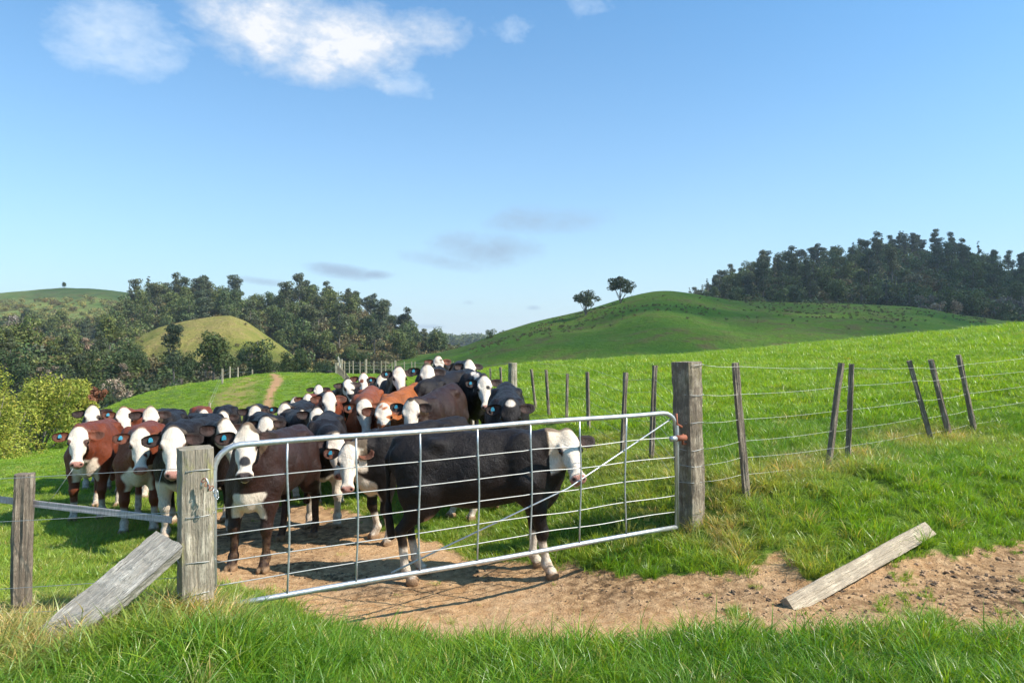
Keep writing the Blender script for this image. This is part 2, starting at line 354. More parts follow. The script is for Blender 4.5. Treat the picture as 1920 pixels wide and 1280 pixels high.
def ground_z(x, y):
    x = np.asarray(x, float); y = np.asarray(y, float); P = np.stack([x, y, x*0], -1)
    z = ground_base(x, y); d, _, _ = masks(x, y)
    g = (1-d)
    z = z+g*(.022*snoise(P, 3.2, 1)+.012*snoise(P, 9, 6))*np.minimum(1.6, y/6)
    z = z+d*(.016*snoise(P, 4, 3)+.016*np.abs(snoise(P, 15, 8))+.007*snoise(P, 34, 11)-.018*sm(.55, .8, snoise(P, 19, 16)))
    bk = sm(1.0, 1.6, x)*sm(5.2, 5.7, y)*sm(9.5, 7.5, y); z = z+g*bk*(.055*snoise(P, 2.4, 10)+.045*np.abs(snoise(P, 5.5, 12))-.01)
    z = z+g*.06*sm(-.2, .9, snoise(P, 1.1, 13))*sm(9, 14, y)
    return z
def gz(x, y): return float(ground_z(np.array([x]), np.array([y]))[0])
def build_ground():
    nu, nv = 420, 430
    u = np.linspace(-1.0, 1.0, nu); u = u*(.95+.75*np.abs(u)**4); Y = np.exp(np.linspace(math.log(.7), math.log(92), nv))
    U, YY = np.meshgrid(u, Y); X = U*YY
    Z = ground_z(X, YY); V = np.stack([X, YY, Z], -1).reshape(-1, 3)
    i, j = np.meshgrid(np.arange(nv-1), np.arange(nu-1), indexing='ij'); a = i*nu+j
    Fc = np.stack([a, a+1, a+nu+1, a+nu], -1).reshape(-1, 4)
    d, m_, k = masks(X, YY)
    o = obj('ground', mesh_np('ground', V, Fc, M_GROUND, attrs=dict(dirt=d.ravel(), mud=m_.ravel(), track=k.ravel())))
    tag(o, 'green pasture with a bare clay track at the gateway', kind='structure')
build_ground()

def hill(name, ridge, Yf, Yr, zf, mat, label, back=1.5, bulge=1.15, nz=1.0, n=170, m=60, yr_fn=None):
    """ridge: list of (px, py) crest outline seen from the gateway, crest distance Yr, foot distance Yf"""
    rp = np.array(ridge, float); px = np.linspace(rp[0, 0], rp[-1, 0], n); py = np.interp(px, rp[:, 0], rp[:, 1])
    k = np.ones(5)/5; py = np.convolve(np.pad(py, 2, 'edge'), k, 'valid')
    v = np.linspace(0, 1+.45, m); G = []
    PX, VV = np.meshgrid(px, v); PY = np.tile(py, (m, 1))
    zr = EYE-(PY-640)/F*Yr
    Y = Yf+(Yr-Yf)*VV; X0 = (PX-960)/F
    X = X0*(Yr*.35+Y*.65)                 # slope lines run a little straighter than sight lines
    s = np.clip(VV, 0, 1); prof = np.where(VV <= 1, 1-(1-s)**bulge, 1-((VV-1)/.45)**2*.6)
    Z = zf+(zr-zf)*prof
    X = np.where(VV > 1, X0*Yr*(1+.3*(VV-1)), X*1.0)
    X = X0*Y if True else X
    P = np.stack([X, Y, Z*0], -1)
    wv = np.clip(4*s*(1-s), 0, 1)
    Z = Z+nz*wv*(1.3*snoise(P, 4.2/(Yr-Yf)*3, 3)+.5*snoise(P, .16, 5)+.22*snoise(P, .5, 8))+nz*.10*snoise(P, .8, 2)+nz*.22*wv*np.sin(Z*2.2+2*snoise(P, .08, 4))*sm(-.2, .5, snoise(P, .05, 11))
    V = np.stack([X, Y, Z], -1)
    i, j = np.meshgrid(np.arange(m-1), np.arange(n-1), indexing='ij'); a = i*n+j
    Fc = np.stack([a, a+1, a+n+1, a+n], -1).reshape(-1, 4)
    o = obj(name, mesh_np(name, V.reshape(-1, 3), Fc, mat)); tag(o, label, kind='structure')
    def sample(px_, v_):
        fi = np.clip(v_/1.45*(m-1), 0, m-1.001); fj = np.clip((px_-px[0])/(px[-1]-px[0])*(n-1), 0, n-1.001)
        i0, j0 = int(fi), int(fj); a_, b_ = fi-i0, fj-j0
        q = V[i0, j0]*(1-a_)*(1-b_)+V[i0+1, j0]*a_*(1-b_)+V[i0, j0+1]*(1-a_)*b_+V[i0+1, j0+1]*a_*b_
        return Vector(q)
    return sample
def flat_valley():
    V = []; Fc = []
    ys = [60, 90, 200, 500, 1200, 2500]; n = 30
    for Y in ys:
        for i in range(n): V.append(((i/(n-1)-.5)*2*Y*1.7, Y, -9 if Y < 600 else -9+(Y-600)*.0))
    for a in range(len(ys)-1):
        for i in range(n-1): Fc.append((a*n+i, a*n+i+1, (a+1)*n+i+1, (a+1)*n+i))
    tag(obj('valley', mesh_np('valley', V, Fc, M_FLOOR, smooth=False)), 'dark valley floor below the pasture', kind='structure')
flat_valley()
H_R = hill('pasture_hill', [(560,730),(640,712),(700,698),(760,682),(820,664),(870,650),(930,625),(1000,603),(1060,590),(1110,578),(1190,552),(1240,543),(1290,548),(1380,564),(1500,567),(1640,571),(1720,575),(1800,590),(1900,603),(2100,606),(2500,600)],
           64, 175, -2.2, M_HILL, 'rounded green pasture hill under cloud shade', bulge=1.05, nz=.8)
H_RF = hill('forest_hill', [(1150,640),(1250,600),(1320,575),(1380,545),(1440,520),(1540,505),(1620,495),(1700,482),(1760,488),(1850,510),(1920,530),(2100,560),(2500,600)],
            215, 400, 3, M_FLOOR, 'steep hill covered in dark trees beyond the pasture', bulge=1.3, nz=1.5)
H_FAR = hill('distant_ridge', [(560,650),(700,648),(790,645),(850,643),(900,641),(960,650),(1100,655)], 700, 1100, -9, M_FLOOR, 'low distant wooded ridge at the valley end', nz=2)
H_LF = hill('wooded_ridge', [(80,640),(160,610),(240,585),(300,575),(400,572),(460,580),(520,592),(570,580),(630,578),(690,600),(740,628),(790,655),(850,662),(900,668)],
            190, 300, -9, M_FLOOR, 'wooded ridge running down to the valley', bulge=1.2, nz=1.2)
H_LT = hill('scrubby_hill', [(-400,570),(-100,556),(0,549),(70,543),(120,539),(180,541),(240,548),(310,560),(420,580),(520,610)],
            240, 430, -4, M_HILL_S, 'far hill with a green top and scrub on its side', bulge=1.15, nz=2.2)
H_LY = hill('sunlit_knoll', [(150,700),(225,655),(262,630),(300,613),(350,601),(400,593),(432,591),(462,602),(495,625),(530,650),(565,678),(610,710)],
            128, 175, -8, M_HILL_Y, 'small sunlit yellow green knoll among the trees', bulge=1.1, nz=.7)
H_LN = hill('bush_slope', [(-600,600),(-200,620),(0,640),(100,655),(200,680),(300,700),(400,702),(520,706),(640,712),(720,712)],
            88, 128, -10.5, M_FLOOR, 'bush covered slope behind the near pasture', nz=.8)

# ------------------------------------------------------------------ foliage prototypes
def blobs_mesh(name, blobs, n, size, mat, trunk=None, flat=.0, shade=True, seed=0, aspect=1.0):
    """leaf sized faces spread through several crown clumps"""
    r = np.random.default_rng(seed); B = np.array(blobs, float); wts = B[:, 3]*B[:, 4]; wts /= wts.sum()
    idx = r.choice(len(B), n, p=wts); d = r.normal(size=(n, 3)); d /= np.linalg.norm(d, axis=1)[:, None]
    rad = r.uniform(.45, 1.0, n)**.6*(1+.18*r.normal(size=n)*.5)
    C = B[idx, :3]+d*rad[:, None]*np.stack([B[idx, 3], B[idx, 3], B[idx, 4]], -1)
    nrm = d*.7+r.normal(size=(n, 3))*.6+np.array([0, 0, .35]); nrm /= np.linalg.norm(nrm, axis=1)[:, None]
    t1 = np.cross(nrm, r.normal(size=(n, 3))); t1 /= np.linalg.norm(t1, axis=1)[:, None]; t2 = np.cross(nrm, t1)
    s = size*r.uniform(.5, 1.3, n)[:, None]
    V = np.stack([C-t1*s*aspect, C+t2*s*.55, C+t1*s*aspect, C-t2*s*.55], 1).reshape(-1, 3)
    Fc = np.arange(n*4).reshape(-1, 4)
    cv = (r.uniform(.65, 1.35, n)*(.8+.4*r.random(len(B))[idx]))[:, None]*np.array([1, 1, 1])+r.normal(size=(n, 3))*.06
    return mesh_np(name, V, Fc, mat, smooth=False, col=np.repeat(np.clip(cv, .2, 2), 4, 0))
def tube(pts, rad, seg=6, cap=True):
    pts = [Vector(p) for p in pts]; n = len(pts); rr = rad if hasattr(rad, '__len__') else [rad]*n; V = []; Fc = []; up = None
    for i, p in enumerate(pts):
        d = (pts[min(i+1, n-1)]-pts[max(i-1, 0)]).normalized()
        if up is None: up = Vector((0, 0, 1)) if abs(d.z) < .9 else Vector((1, 0, 0))
        a = d.cross(up).normalized(); b = a.cross(d).normalized(); up = b
        for k in range(seg):
            t_ = 2*math.pi*k/seg; V.append(p+(a*math.cos(t_)+b*math.sin(t_))*rr[i])
    for i in range(n-1):
        for k in range(seg): Fc.append((i*seg+k, i*seg+(k+1) % seg, (i+1)*seg+(k+1) % seg, (i+1)*seg+k))
    if cap: Fc.append(tuple(range(seg))[::-1]); Fc.append(tuple((n-1)*seg+k for k in range(seg)))
    return V, Fc
def join(parts):
    V = []; Fc = []
    for v, f in parts:
        o_ = len(V); V += list(v); Fc += [tuple(i+o_ for i in q) for q in f]
    return V, Fc
def trunk_mesh(name, h, r0, limbs, seed, top=.85):
    q = random.Random(seed); parts = []; mid = []
    pts = [Vector((q.uniform(-.03, .03)*h*i/5, q.uniform(-.03, .03)*h*i/5, h*top*i/5)) for i in range(6)]
    parts.append(tube(pts, [r0*(1-.14*i) for i in range(6)], 6))
    for L_ in limbs: 
        a, b = Vector(L_[0]), Vector(L_[1]); m_ = (a+b)/2+Vector((0, 0, -.03*h)); parts.append(tube([a, m_, b], [r0*.45, r0*.3, r0*.12], 5))
    V, Fc = join(parts); return mesh_np(name, V, Fc, M_BARK, smooth=True)
PROTO = {}
def proto(kind, variant):
    key = (kind, variant)
    if key in PROTO: return PROTO[key]
    q = random.Random(hash_(kind)*31+variant); bl = []; limbs = []
    if kind == 'broad':                    # wide rounded native tree, height 1 unit = 10 m
        H = 10; n = 15
        for i in range(n):
            a = i*2.4+q.uniform(-.5, .5); rr = q.uniform(.3, 2.9); z = q.uniform(3.4, 8.6)-.22*rr; s = q.uniform(1.2, 2.1)
            bl.append((math.cos(a)*rr*(1.15-z/14), math.sin(a)*rr*(1.15-z/14), z, s, s*.72))
        leaf, size, mat = 2400, .27, M_LEAF
    elif kind == 'tall':                   # slender, see-through layered crown
        H = 12
        for i in range(13):
            z = q.uniform(4.5, 11.5); a = q.uniform(0, 6.28); rr = q.uniform(.2, 2.1)*(1.25-z/15); s = q.uniform(1.0, 1.75)
            bl.append((math.cos(a)*rr, math.sin(a)*rr, z, s, s*.6))
        leaf, size, mat = 2000, .26, M_LEAF_P
    elif kind == 'pine':
        H = 12
        for i in range(16):
            z = 2.5+9*i/15+q.uniform(-.3, .3); a = q.uniform(0, 6.28); rr = (1-z/13)*q.uniform(.4, 2.4); s = max(.35, (1.15-z/13)*q.uniform(.9, 1.5))
            bl.append((math.cos(a)*rr, math.sin(a)*rr, z, s, s*.5))
        leaf, size, mat = 1400, .25, M_LEAF_P
    elif kind == 'scrub':
        H = 5
        for i in range(9):
            a = q.uniform(0, 6.28); rr = q.uniform(0, 2.0); s = q.uniform(.8, 1.4); bl.append((math.cos(a)*rr, math.sin(a)*rr, q.uniform(.8, 3.6)-.3*rr, s, s*.75))
        leaf, size, mat = 800, .26, M_SCRUB
    elif kind == 'umbrella':               # bare trunk, flat topped crown
        H = 10
        for i in range(13):
            a = i*2.4+q.uniform(-.4, .4); rr = q.uniform(.4, 3.2); s = q.uniform(.95, 1.4); bl.append((math.cos(a)*rr, math.sin(a)*rr, 8.4-.17*rr*rr+q.uniform(-1.3, .4), s, s*.7))
        leaf, size, mat = 2200, .24, M_LEAF_P
    elif kind == 'bare':
        H = 8
        for i in range(8):
            a = q.uniform(0, 6.28); rr = q.uniform(.4, 2.0); s = q.uniform(.6, 1.1); bl.append((math.cos(a)*rr, math.sin(a)*rr, q.uniform(3.5, 7.4), s, s*.8))
        leaf, size, mat = 500, .22, M_GREY
    for b in bl[::2]:
        z0 = min(max(.3*H, b[2]-1.6), .8*H)*(.75 if kind != 'umbrella' else .62); limbs.append(((0, 0, z0), (b[0], b[1], b[2])))
    cm = blobs_mesh(kind+'_crown', bl, leaf, size, mat, seed=variant*7+len(kind), aspect=1.5 if kind == 'bare' else 1.0)
    tm = trunk_mesh(kind+'_trunk', H, .22 if kind != 'scrub' else .1, limbs, variant)
    PROTO[key] = (tm, cm); return PROTO[key]
def hash_(s): return sum(ord(c_)*(i+3) for i, c_ in enumerate(s))
NAMES = dict(broad='broadleaf_tree', tall='tall_tree', pine='pine_tree', scrub='shrub', umbrella='flat_crowned_tree', bare='leafless_tree')
def plant(kind, loc, s, sz=1.0, label=None, group=None, rz=None, variant=None, cat=None):
    v = random.randrange(4) if variant is None else variant
    tm, cm = proto(kind, v)
    e = empty(NAMES[kind], loc, random.uniform(0, 6.28) if rz is None else rz); e.scale = (s, s, s*sz)
    tag(e, label, cat or ('shrub' if kind == 'scrub' else 'tree'), group)
    obj('trunk', tm, e); obj('crown', cm, e); return e

def scatter(sample, n, pxr, vr, kinds, smin, smax, where, yfn=None, cond=None):
    k = 0; tries = 0
    while k < n and tries < n*20:
        tries += 1; px = random.uniform(*pxr); v = random.uniform(0, 1)**(.75)*(vr[1]-vr[0])+vr[0]
        if cond and not cond(px, v): continue
        p = sample(px, v); kind = random.choice(kinds); kn = dict(broad='round dark broadleaf tree', tall='slender dark open crowned tree', pine='dark conical tree', scrub='low olive shrub', bare='grey leafless tree', umbrella='flat topped dark tree')[kind]
        hx = (px-max(pxr[0], 0))/(min(pxr[1], 1920)-max(pxr[0], 0)); zone = ['at the left end', 'left of the middle', 'in the middle', 'right of the middle', 'at the right end'][int(max(0, min(4.99, hx*5)))]
        if n > 50 and vr[1]-vr[0] > .3: zone = ['low', 'halfway up', 'high up'][int(min(2.99, (v-vr[0])/(vr[1]-vr[0])*3))]+' '+zone
        plant(kind, p-Vector((0, 0, .4)), random.uniform(smin, smax), random.uniform(.85, 1.2), kn+' '+zone+', '+where, kn+'s '+zone+', '+where); k += 1
# right forest hill
scatter(H_RF, 62, (1300, 2050), (.9, 1.04), ['tall', 'tall', 'tall', 'pine', 'umbrella'], .95, 1.35, 'dark forested hill crest')
scatter(H_RF, 170, (1290, 2050), (.02, .93), ['broad', 'broad', 'tall', 'pine'], .95, 1.4, 'dark forested hill slope')
scatter(H_RF, 14, (1700, 2000), (.0, .10), ['bare'], 1.0, 1.4, 'foot of the forested hill')
# left ridge
scatter(H_LF, 80, (255, 790), (.9, 1.04), ['tall', 'broad', 'broad', 'tall', 'umbrella'], .8, 1.12, 'left wooded skyline')
scatter(H_LF, 120, (215, 850), (.1, .9), ['broad', 'scrub', 'tall', 'broad'], .85, 1.3, 'left wooded ridge')
scatter(H_LT, 60, (-60, 480), (.02, .22), ['broad', 'scrub', 'tall'], .7, 1.05, 'below the far left hill')
scatter(H_LN, 60, (250, 690), (.1, 1.0), ['broad', 'broad', 'broad', 'scrub', 'bare'], .42, .68, 'before the sunlit knoll')
scatter(H_LN, 44, (-120, 250), (.1, 1.0), ['broad', 'broad', 'broad', 'tall', 'scrub', 'bare'], .45, .8, 'behind the yellow green bushes', cond=lambda px, v: True)
# hero trees, each placed by its own bearing and distance
def hero(kind, px, base, Y, hpx, label, variant=0, sz=1.0, H=10, cat=None):
    p = at(px, base, Y); s = hpx/F*Y/H/ (sz); plant(kind, p, s, sz, label, None, variant=variant, rz=variant*1.3, cat=cat)
hero('broad', 400, 722, 100, 112, 'large round dark tree in front of the sunlit knoll', 1)
hero('tall', 325, 722, 98, 112, 'pale open crowned tree left of the round dark tree', 2, H=12)
hero('broad', 485, 722, 104, 96, 'spreading dark tree right of the round one before the knoll', 3)
hero('broad', 205, 660, 150, 80, 'spreading tree with pale limbs below the far left hill', 2)
hero('broad', 40, 690, 120, 110, 'tall bushy tree at the left edge of the bush', 0)
hero('broad', 540, 712, 100, 60, 'bushy low dark tree near the end of the stock track', 2)
hero('pine', 278, 585, 290, 70, 'tallest dense dark tree on the left skyline', 1, H=12)
hero('broad', 290, 585, 295, 62, 'dense dark tree beside the tallest one on the left skyline', 3)
hero('broad', 120, 541, 425, 14, 'tiny round tree alone on the far left hilltop', 1)
hero('broad', 165, 546, 428, 6, 'small bush on the far left hilltop', 2)
hero('pine', 243, 552, 400, 22, 'small pine at the right end of the far left hilltop', 2, H=12)
hero('broad', 755, 655, 250, 52, 'lone rounded tree at the low end of the left wooded ridge', 0)
hero('umbrella', 1163, 592, 160, 80, 'upper of two flat topped trees on the green hill', 1)
hero('umbrella', 1098, 613, 150, 74, 'lower of two flat topped trees on the green hill', 2)
hero('broad', 920, 648, 165, 35, 'small round tree on the low left shoulder of the green hill', 3)
hero('broad', 1340, 562, 260, 28, 'small tree at the left foot of the dark forested hill', 1)

def gn_scatter(name, pts, rot, scl, idx, protos, attrs, label, parent=None, kind='stuff'):
    """one stuff object: instances of small prototype meshes on points"""
    me = bpy.data.meshes.new(name); n = len(pts); me.vertices.add(n); me.vertices.foreach_set('co', np.asarray(pts, np.float32).ravel())
    for k_, v_, ty in (('scl', scl, 'FLOAT'), ('idx', idx, 'INT')):
        a = me.attributes.new(k_, ty, 'POINT'); a.data.foreach_set('value', np.asarray(v_, np.float32 if ty == 'FLOAT' else np.int32))
    a = me.attributes.new('rot', 'FLOAT_VECTOR', 'POINT'); a.data.foreach_set('vector', np.asarray(rot, np.float32).ravel())
    for k_, v_ in attrs.items():
        a = me.attributes.new(k_, 'FLOAT', 'POINT'); a.data.foreach_set('value', np.asarray(v_, np.float32))
    c = bpy.data.collections.new(name+'_pieces')
    for i, pm in enumerate(protos):
        po = bpy.data.objects.new('%s_piece_%02d' % (name, i), pm); c.objects.link(po)
    g = bpy.data.node_groups.new(name, 'GeometryNodeTree'); g.interface.new_socket('Geometry', in_out='INPUT', socket_type='NodeSocketGeometry'); g.interface.new_socket('Geometry', in_out='OUTPUT', socket_type='NodeSocketGeometry')
    N = g.nodes; L = g.links; gi = N.new('NodeGroupInput'); go = N.new('NodeGroupOutput')
    m2p = N.new('GeometryNodeMeshToPoints'); L.new(gi.outputs[0], m2p.inputs[0])
    ci = N.new('GeometryNodeCollectionInfo'); ci.inputs[0].default_value = c; ci.inputs['Separate Children'].default_value = True; ci.inputs['Reset Children'].default_value = True
    ip = N.new('GeometryNodeInstanceOnPoints'); L.new(m2p.outputs[0], ip.inputs['Points']); L.new(ci.outputs[0], ip.inputs['Instance']); ip.inputs['Pick Instance'].default_value = True
    def na(nm, ty):
        x = N.new('GeometryNodeInputNamedAttribute'); x.data_type = ty; x.inputs['Name'].default_value = nm; return x.outputs['Attribute']
    L.new(na('idx', 'INT'), ip.inputs['Instance Index']); L.new(na('rot', 'FLOAT_VECTOR'), ip.inputs['Rotation']); L.new(na('scl', 'FLOAT'), ip.inputs['Scale'])
    L.new(ip.outputs[0], go.inputs[0])
    o = obj(name, me, parent); md = o.modifiers.new('scatter', 'NODES'); md.node_group = g
    tag(o, label, kind=kind); return o

def undergrowth(name, sample, n, pxr, vr, smin, smax, label, mats, clump=None):
    pts, scl = [], []
    for i in range(n):
        p = sample(random.uniform(*pxr), random.uniform(*vr))
        if clump and snoise(np.array([p]), clump, 7)[0] < .35 and random.random() < .93: continue
        pts.append(p); scl.append(random.uniform(smin, smax))
    protos = []
    for v in range(6):
        q = random.Random(v); bl = [(q.uniform(-1, 1), q.uniform(-1, 1), q.uniform(.2, 1.5), q.uniform(.5, .9), q.uniform(.4, .8)) for _ in range(6)]
        protos.append(blobs_mesh(name+'_leaf', bl, 220, .22, mats[v % len(mats)], seed=v+50))
    n = len(pts); rot = np.zeros((n, 3)); rot[:, 2] = rng.uniform(0, 6.28, n)
    gn_scatter(name, pts, rot, scl, rng.integers(0, 6, n), protos, {}, label)
undergrowth('undergrowth', H_RF, 900, (1250, 2100), (.0, 1.02), 1.6, 3.2, 'dense dark undergrowth filling the right forest hill', [M_LEAF, M_LEAF, M_SCRUB])
undergrowth('undergrowth', H_LF, 1000, (200, 900), (.0, 1.0), 1.2, 2.4, 'dense bush filling the left wooded ridge', [M_LEAF, M_SCRUB, M_SCRUB])
undergrowth('undergrowth', H_LN, 650, (-200, 720), (.0, 1.1), .8, 1.7, 'dense bush behind the near left pasture', [M_LEAF, M_SCRUB, M_LEAF_P])
undergrowth('undergrowth', H_LT, 420, (-150, 500), (.0, .30), 1.0, 2.6, 'dark bush at the foot of the far left hill', [M_SCRUB, M_LEAF])
undergrowth('scrub', H_LT, 420, (-150, 330), (.28, .62), .5, 1.6, 'pale scrub patches on the far left hill', [M_PSCRUB, M_PSCRUB, M_SCRUB])
undergrowth('rushes', H_R, 2200, (880, 1850), (.40, 1.0), .05, .24, 'scattered rushes and gorse clumps on the green hill', [M_SCRUB, M_LEAF, M_SCRUB], .07)
undergrowth('rushes', H_LY, 260, (200, 580), (.1, 1.0), .15, .5, 'scattered clumps on the sunlit knoll', [M_SCRUB], .1)
undergrowth('distant_wood', H_FAR, 400, (600, 1000), (.6, 1.0), 4, 8, 'distant wood on the low ridge', [M_LEAF])

# the cloud whose shade lies on the far hills (well above and right of the view)
def shade_cloud():
    q = random.Random(3); bl = []
    me = bpy.data.meshes.new('cloud'); V = []; Fc = []
    def ball(c_, r_, h_):
        o_ = len(V); nu, nv = 18, 9
        for i in range(nv+1):
            for j in range(nu):
                th = math.pi*i/nv; ph = 2*math.pi*j/nu
                p = Vector((math.sin(th)*math.cos(ph), math.sin(th)*math.sin(ph), math.cos(th)))
                k = 1+.16*float(snoise(np.array([p*2+Vector(c_)*.01]), 1.7, 3)[0]); V.append((c_[0]+p.x*r_*k, c_[1]+p.y*r_*k, c_[2]+p.z*h_*k*(1 if p.z > 0 else .45)))
        for i in range(nv):
            for j in range(nu): Fc.append((o_+i*nu+j, o_+(i+1)*nu+j, o_+(i+1)*nu+(j+1) % nu, o_+i*nu+(j+1) % nu))
    H = 700.0
    off = Vector((sd.x, sd.y, 0))/sd.z*H
    for (x, y, r_) in [(-40,100,30),(0,90,26),(30,110,34),(70,84,20),(100,88,22),(60,140,42),(20,160,38),(-30,140,30),(130,90,24),(160,95,26),(100,118,40),(140,150,50),(70,190,45),(120,205,50),(190,240,70),(140,290,75),(220,320,85),(260,250,75),(180,390,90),(280,400,95),(0,205,35),(170,112,44),(240,160,70),
                       (330,300,80),(215,108,48),(300,200,80),(-30,320,40),(-60,390,50),(-180,420,70),(-250,440,70),(90,260,45)]:
        ball((x+off.x, y+off.y, H), r_, r_*.45)
    t = NT('cloud_body'); tr = t.n('ShaderNodeBsdfTransparent'); df = t.n('ShaderNodeBsdfDiffuse'); df.inputs[0].default_value = (.85, .86, .9, 1)
    mx = t.n('ShaderNodeMixShader'); mx.inputs[0].default_value = .26; t.L.new(tr.outputs[0], mx.inputs[1]); t.L.new(df.outputs[0], mx.inputs[2]); t.L.new(mx.outputs[0], t.out.inputs[0])
    o = obj('cloud', mesh_np('cloud', V, Fc, t.m)); tag(o, 'broad cloud above the far hills, outside the view', kind='structure')
shade_cloud()

# ------------------------------------------------------------------ grass
def tuft(name, n, rad, h, wd, seed, lean=.5, long_=.0, segs=3, flower=0):
    r = np.random.default_rng(seed); V = []; Fc = []; C = []
    for i in range(n):
        a = r.uniform(0, 6.28); rr = rad*math.sqrt(r.random()); x, y = rr*math.cos(a), rr*math.sin(a)
        L_ = h*r.uniform(.45, 1.1)*(1+long_*(r.random() < .15)); la = a+r.normal()*.9; ln = abs(r.normal())*lean+.1+rr/rad*lean*.5
        w_ = wd*r.uniform(.6, 1.3); fa = r.uniform(0, 6.28); fx, fy = math.cos(fa)*w_, math.sin(fa)*w_
        k = r.uniform(.65, 1.3); cc = (k*r.uniform(.85, 1.2), k, k*r.uniform(.7, 1.2))
        if r.random() < .05: cc = (2.0, 1.3, 1.6)
        b0 = len(V)
        for s in range(segs+1):
            t_ = s/segs; bend = ln*t_*t_; hz = L_*t_*(1-.35*min(ln, 1.4)*t_); dx = math.cos(la)*bend*L_; dy = math.sin(la)*bend*L_
            ww = (1-t_**1.6)*.9+.1 if s < segs else 0
            sh = .55+.45*t_
            if s < segs:
                V.append((x+dx-fx*ww, y+dy-fy*ww, hz-.01)); V.append((x+dx+fx*ww, y+dy+fy*ww, hz-.01)); C += [tuple(c_*1.0 for c_ in cc)]*2
            else: V.append((x+dx, y+dy, hz-.01)); C.append(cc)
        for s in range(segs-1): q = b0+2*s; Fc.append((q, q+1, q+3)); Fc.append((q, q+3, q+2))
        q = b0+2*(segs-1); Fc.append((q, q+1, q+2))
    return mesh_np(name, np.array(V), np.array(Fc), M_BLADE, smooth=False, col=np.array(C))
T_LONG = [tuft('grass_tuft', 42, .085, .21, .0044, 10+i, .6, .5, 4) for i in range(6)]
T_MED = [tuft('grass_tuft', 48, .09, .12, .0038, 20+i, .5, .4, 3) for i in range(5)]
T_SHORT = [tuft('grass_tuft', 70, .10, .055, .0026, 30+i, .6, .6, 3) for i in range(4)]
T_FAR = [tuft('grass_tuft', 110, .26, .14, .0065, 40+i, .7, .4, 2) for i in range(5)]
T_ALL = T_LONG+T_MED+T_SHORT+T_FAR    # 0-5, 6-10, 11-14, 15-19
def pts_in(y0, y1, dens, k=.95, xr=None):
    n = int(dens*k*(y1*y1-y0*y0)); y = np.sqrt(rng.uniform(y0*y0, y1*y1, n)); x = rng.uniform(-1, 1, n)*k*y; return x, y
def grass_band(name, label, y0, y1, dens, scale, kind_fn, keep_fn, k=.95):
    x, y = pts_in(y0, y1, dens, k); d, m_, tr = masks(x, y); P = np.stack([x, y, x*0], -1)
    kp = keep_fn(x, y, d, tr, P); x, y, d, P, tr = x[kp], y[kp], d[kp], P[kp], tr[kp]; n = len(x)
    z = ground_z(x, y); idx, sc, tint, dry = kind_fn(x, y, d, P)
    rot = np.zeros((n, 3)); rot[:, 2] = rng.uniform(0, 6.28, n); rot[:, 0] = rng.normal(0, .12, n); rot[:, 1] = rng.normal(0, .12, n)
    gn_scatter(name, np.stack([x, y, z], -1), rot, sc*scale, idx, T_ALL, dict(tint=tint, dry=dry), label)
    return n
def base_tint(P, lo=.15, hi=.85):
    return np.clip(.5+.35*snoise(P, .9, 3)+.2*snoise(P, 4, 10)+rng.normal(0, .15, len(P)), lo, hi)
def fence_dry(x, y):                      # dead straw along fence lines and post feet
    dry = np.zeros_like(x)
    for (fx, fy, r_, a_) in [(-1.95,4.3,.30,1.2),(-3.15,4.45,.4,1.0),(-2.75,4.0,.4,1.2),(-2.15,4.55,.3,1.1),(1.95,6.45,.34,1.0),(2.3,6.95,.35,.8),(2.8,7.3,.45,.9),(3.5,7.7,.45,.9),(4.1,8.1,.4,.7),(5.2,9.1,.5,.8),(6.0,9.4,.6,.7),(2.0,6.1,.3,.7),(1.65,8.2,.7,.4),(1.3,6.8,.3,.6),(1.0,10,.7,.4),(2.4,5.85,.35,.45),(-3.6,7,.4,.35)]:
        dry = np.maximum(dry, a_*np.exp(-((x-fx)**2+(y-fy)**2)/(r_*r_)))
    return dry
def near_kind(x, y, d, P):
    n = len(x); verge = sm(5.1, 4.5, y+.18*np.abs(x)*(x < -1)*0)
    leftp = (x < -1.2) & (y < 5.0)
    inside = (y > 4.62+.521*(x+2.01)+.1) & (x < 2.0) & (x > -9)      # behind gate and left fence: grazed
    bank = (~inside) & (y > 5.2) & (x > 1)
    u = rng.random(n); cl = snoise(P, 2.6, 6)
    idx = np.where(inside, rng.integers(11, 15, n), np.where(bank, np.where(u < .45+.3*cl, rng.integers(0, 6, n), rng.integers(6, 11, n)), np.where(u < .75+.2*cl, rng.integers(0, 6, n), rng.integers(6, 11, n))))
    sc = np.where(inside, rng.uniform(.6, 1.5, n), np.where(bank, rng.uniform(.35, .95, n), rng.uniform(.5, 1.0, n)))*(1+.22*cl)
    beh = inside & (x > .2) & (y < 7.6); idx = np.where(beh & (u < .4), rng.integers(6, 11, n), idx); sc = np.where(beh, sc*.9, sc)
    sc = np.where(d > .3, sc*.45, sc)
    tint = base_tint(P)-.16*(~inside & ~bank)+.12*inside; dry = np.clip(fence_dry(x, y)*rng.uniform(.3, 1.3, n)+(rng.random(n) < .05)*.5+.10*bank*sm(0, 1, snoise(P, 3, 15)), 0, 1)
    dry = np.where(inside, np.clip(dry+.12+.2*sm(.1, .8, snoise(P, 2.2, 17)), 0, 1), dry)
    return idx, sc, np.clip(tint, 0, 1), dry
def near_keep(x, y, d, tr, P):
    patch = snoise(P, 5.5, 14)
    return (rng.random(len(x)) < np.where(d > .5, .012+.16*sm(.75, 1.1, patch)+(.6*sm(.15, .5, patch))*(x > 1.5), 1-d*1.15)) 
grass_band('grass', 'long lush verge grass in the foreground', 2.4, 5.3, 230, 1.0, near_kind, near_keep)
grass_band('grass', 'grass on the bank and in the gateway paddock', 5.3, 10.5, 210, 1.0, near_kind, near_keep)
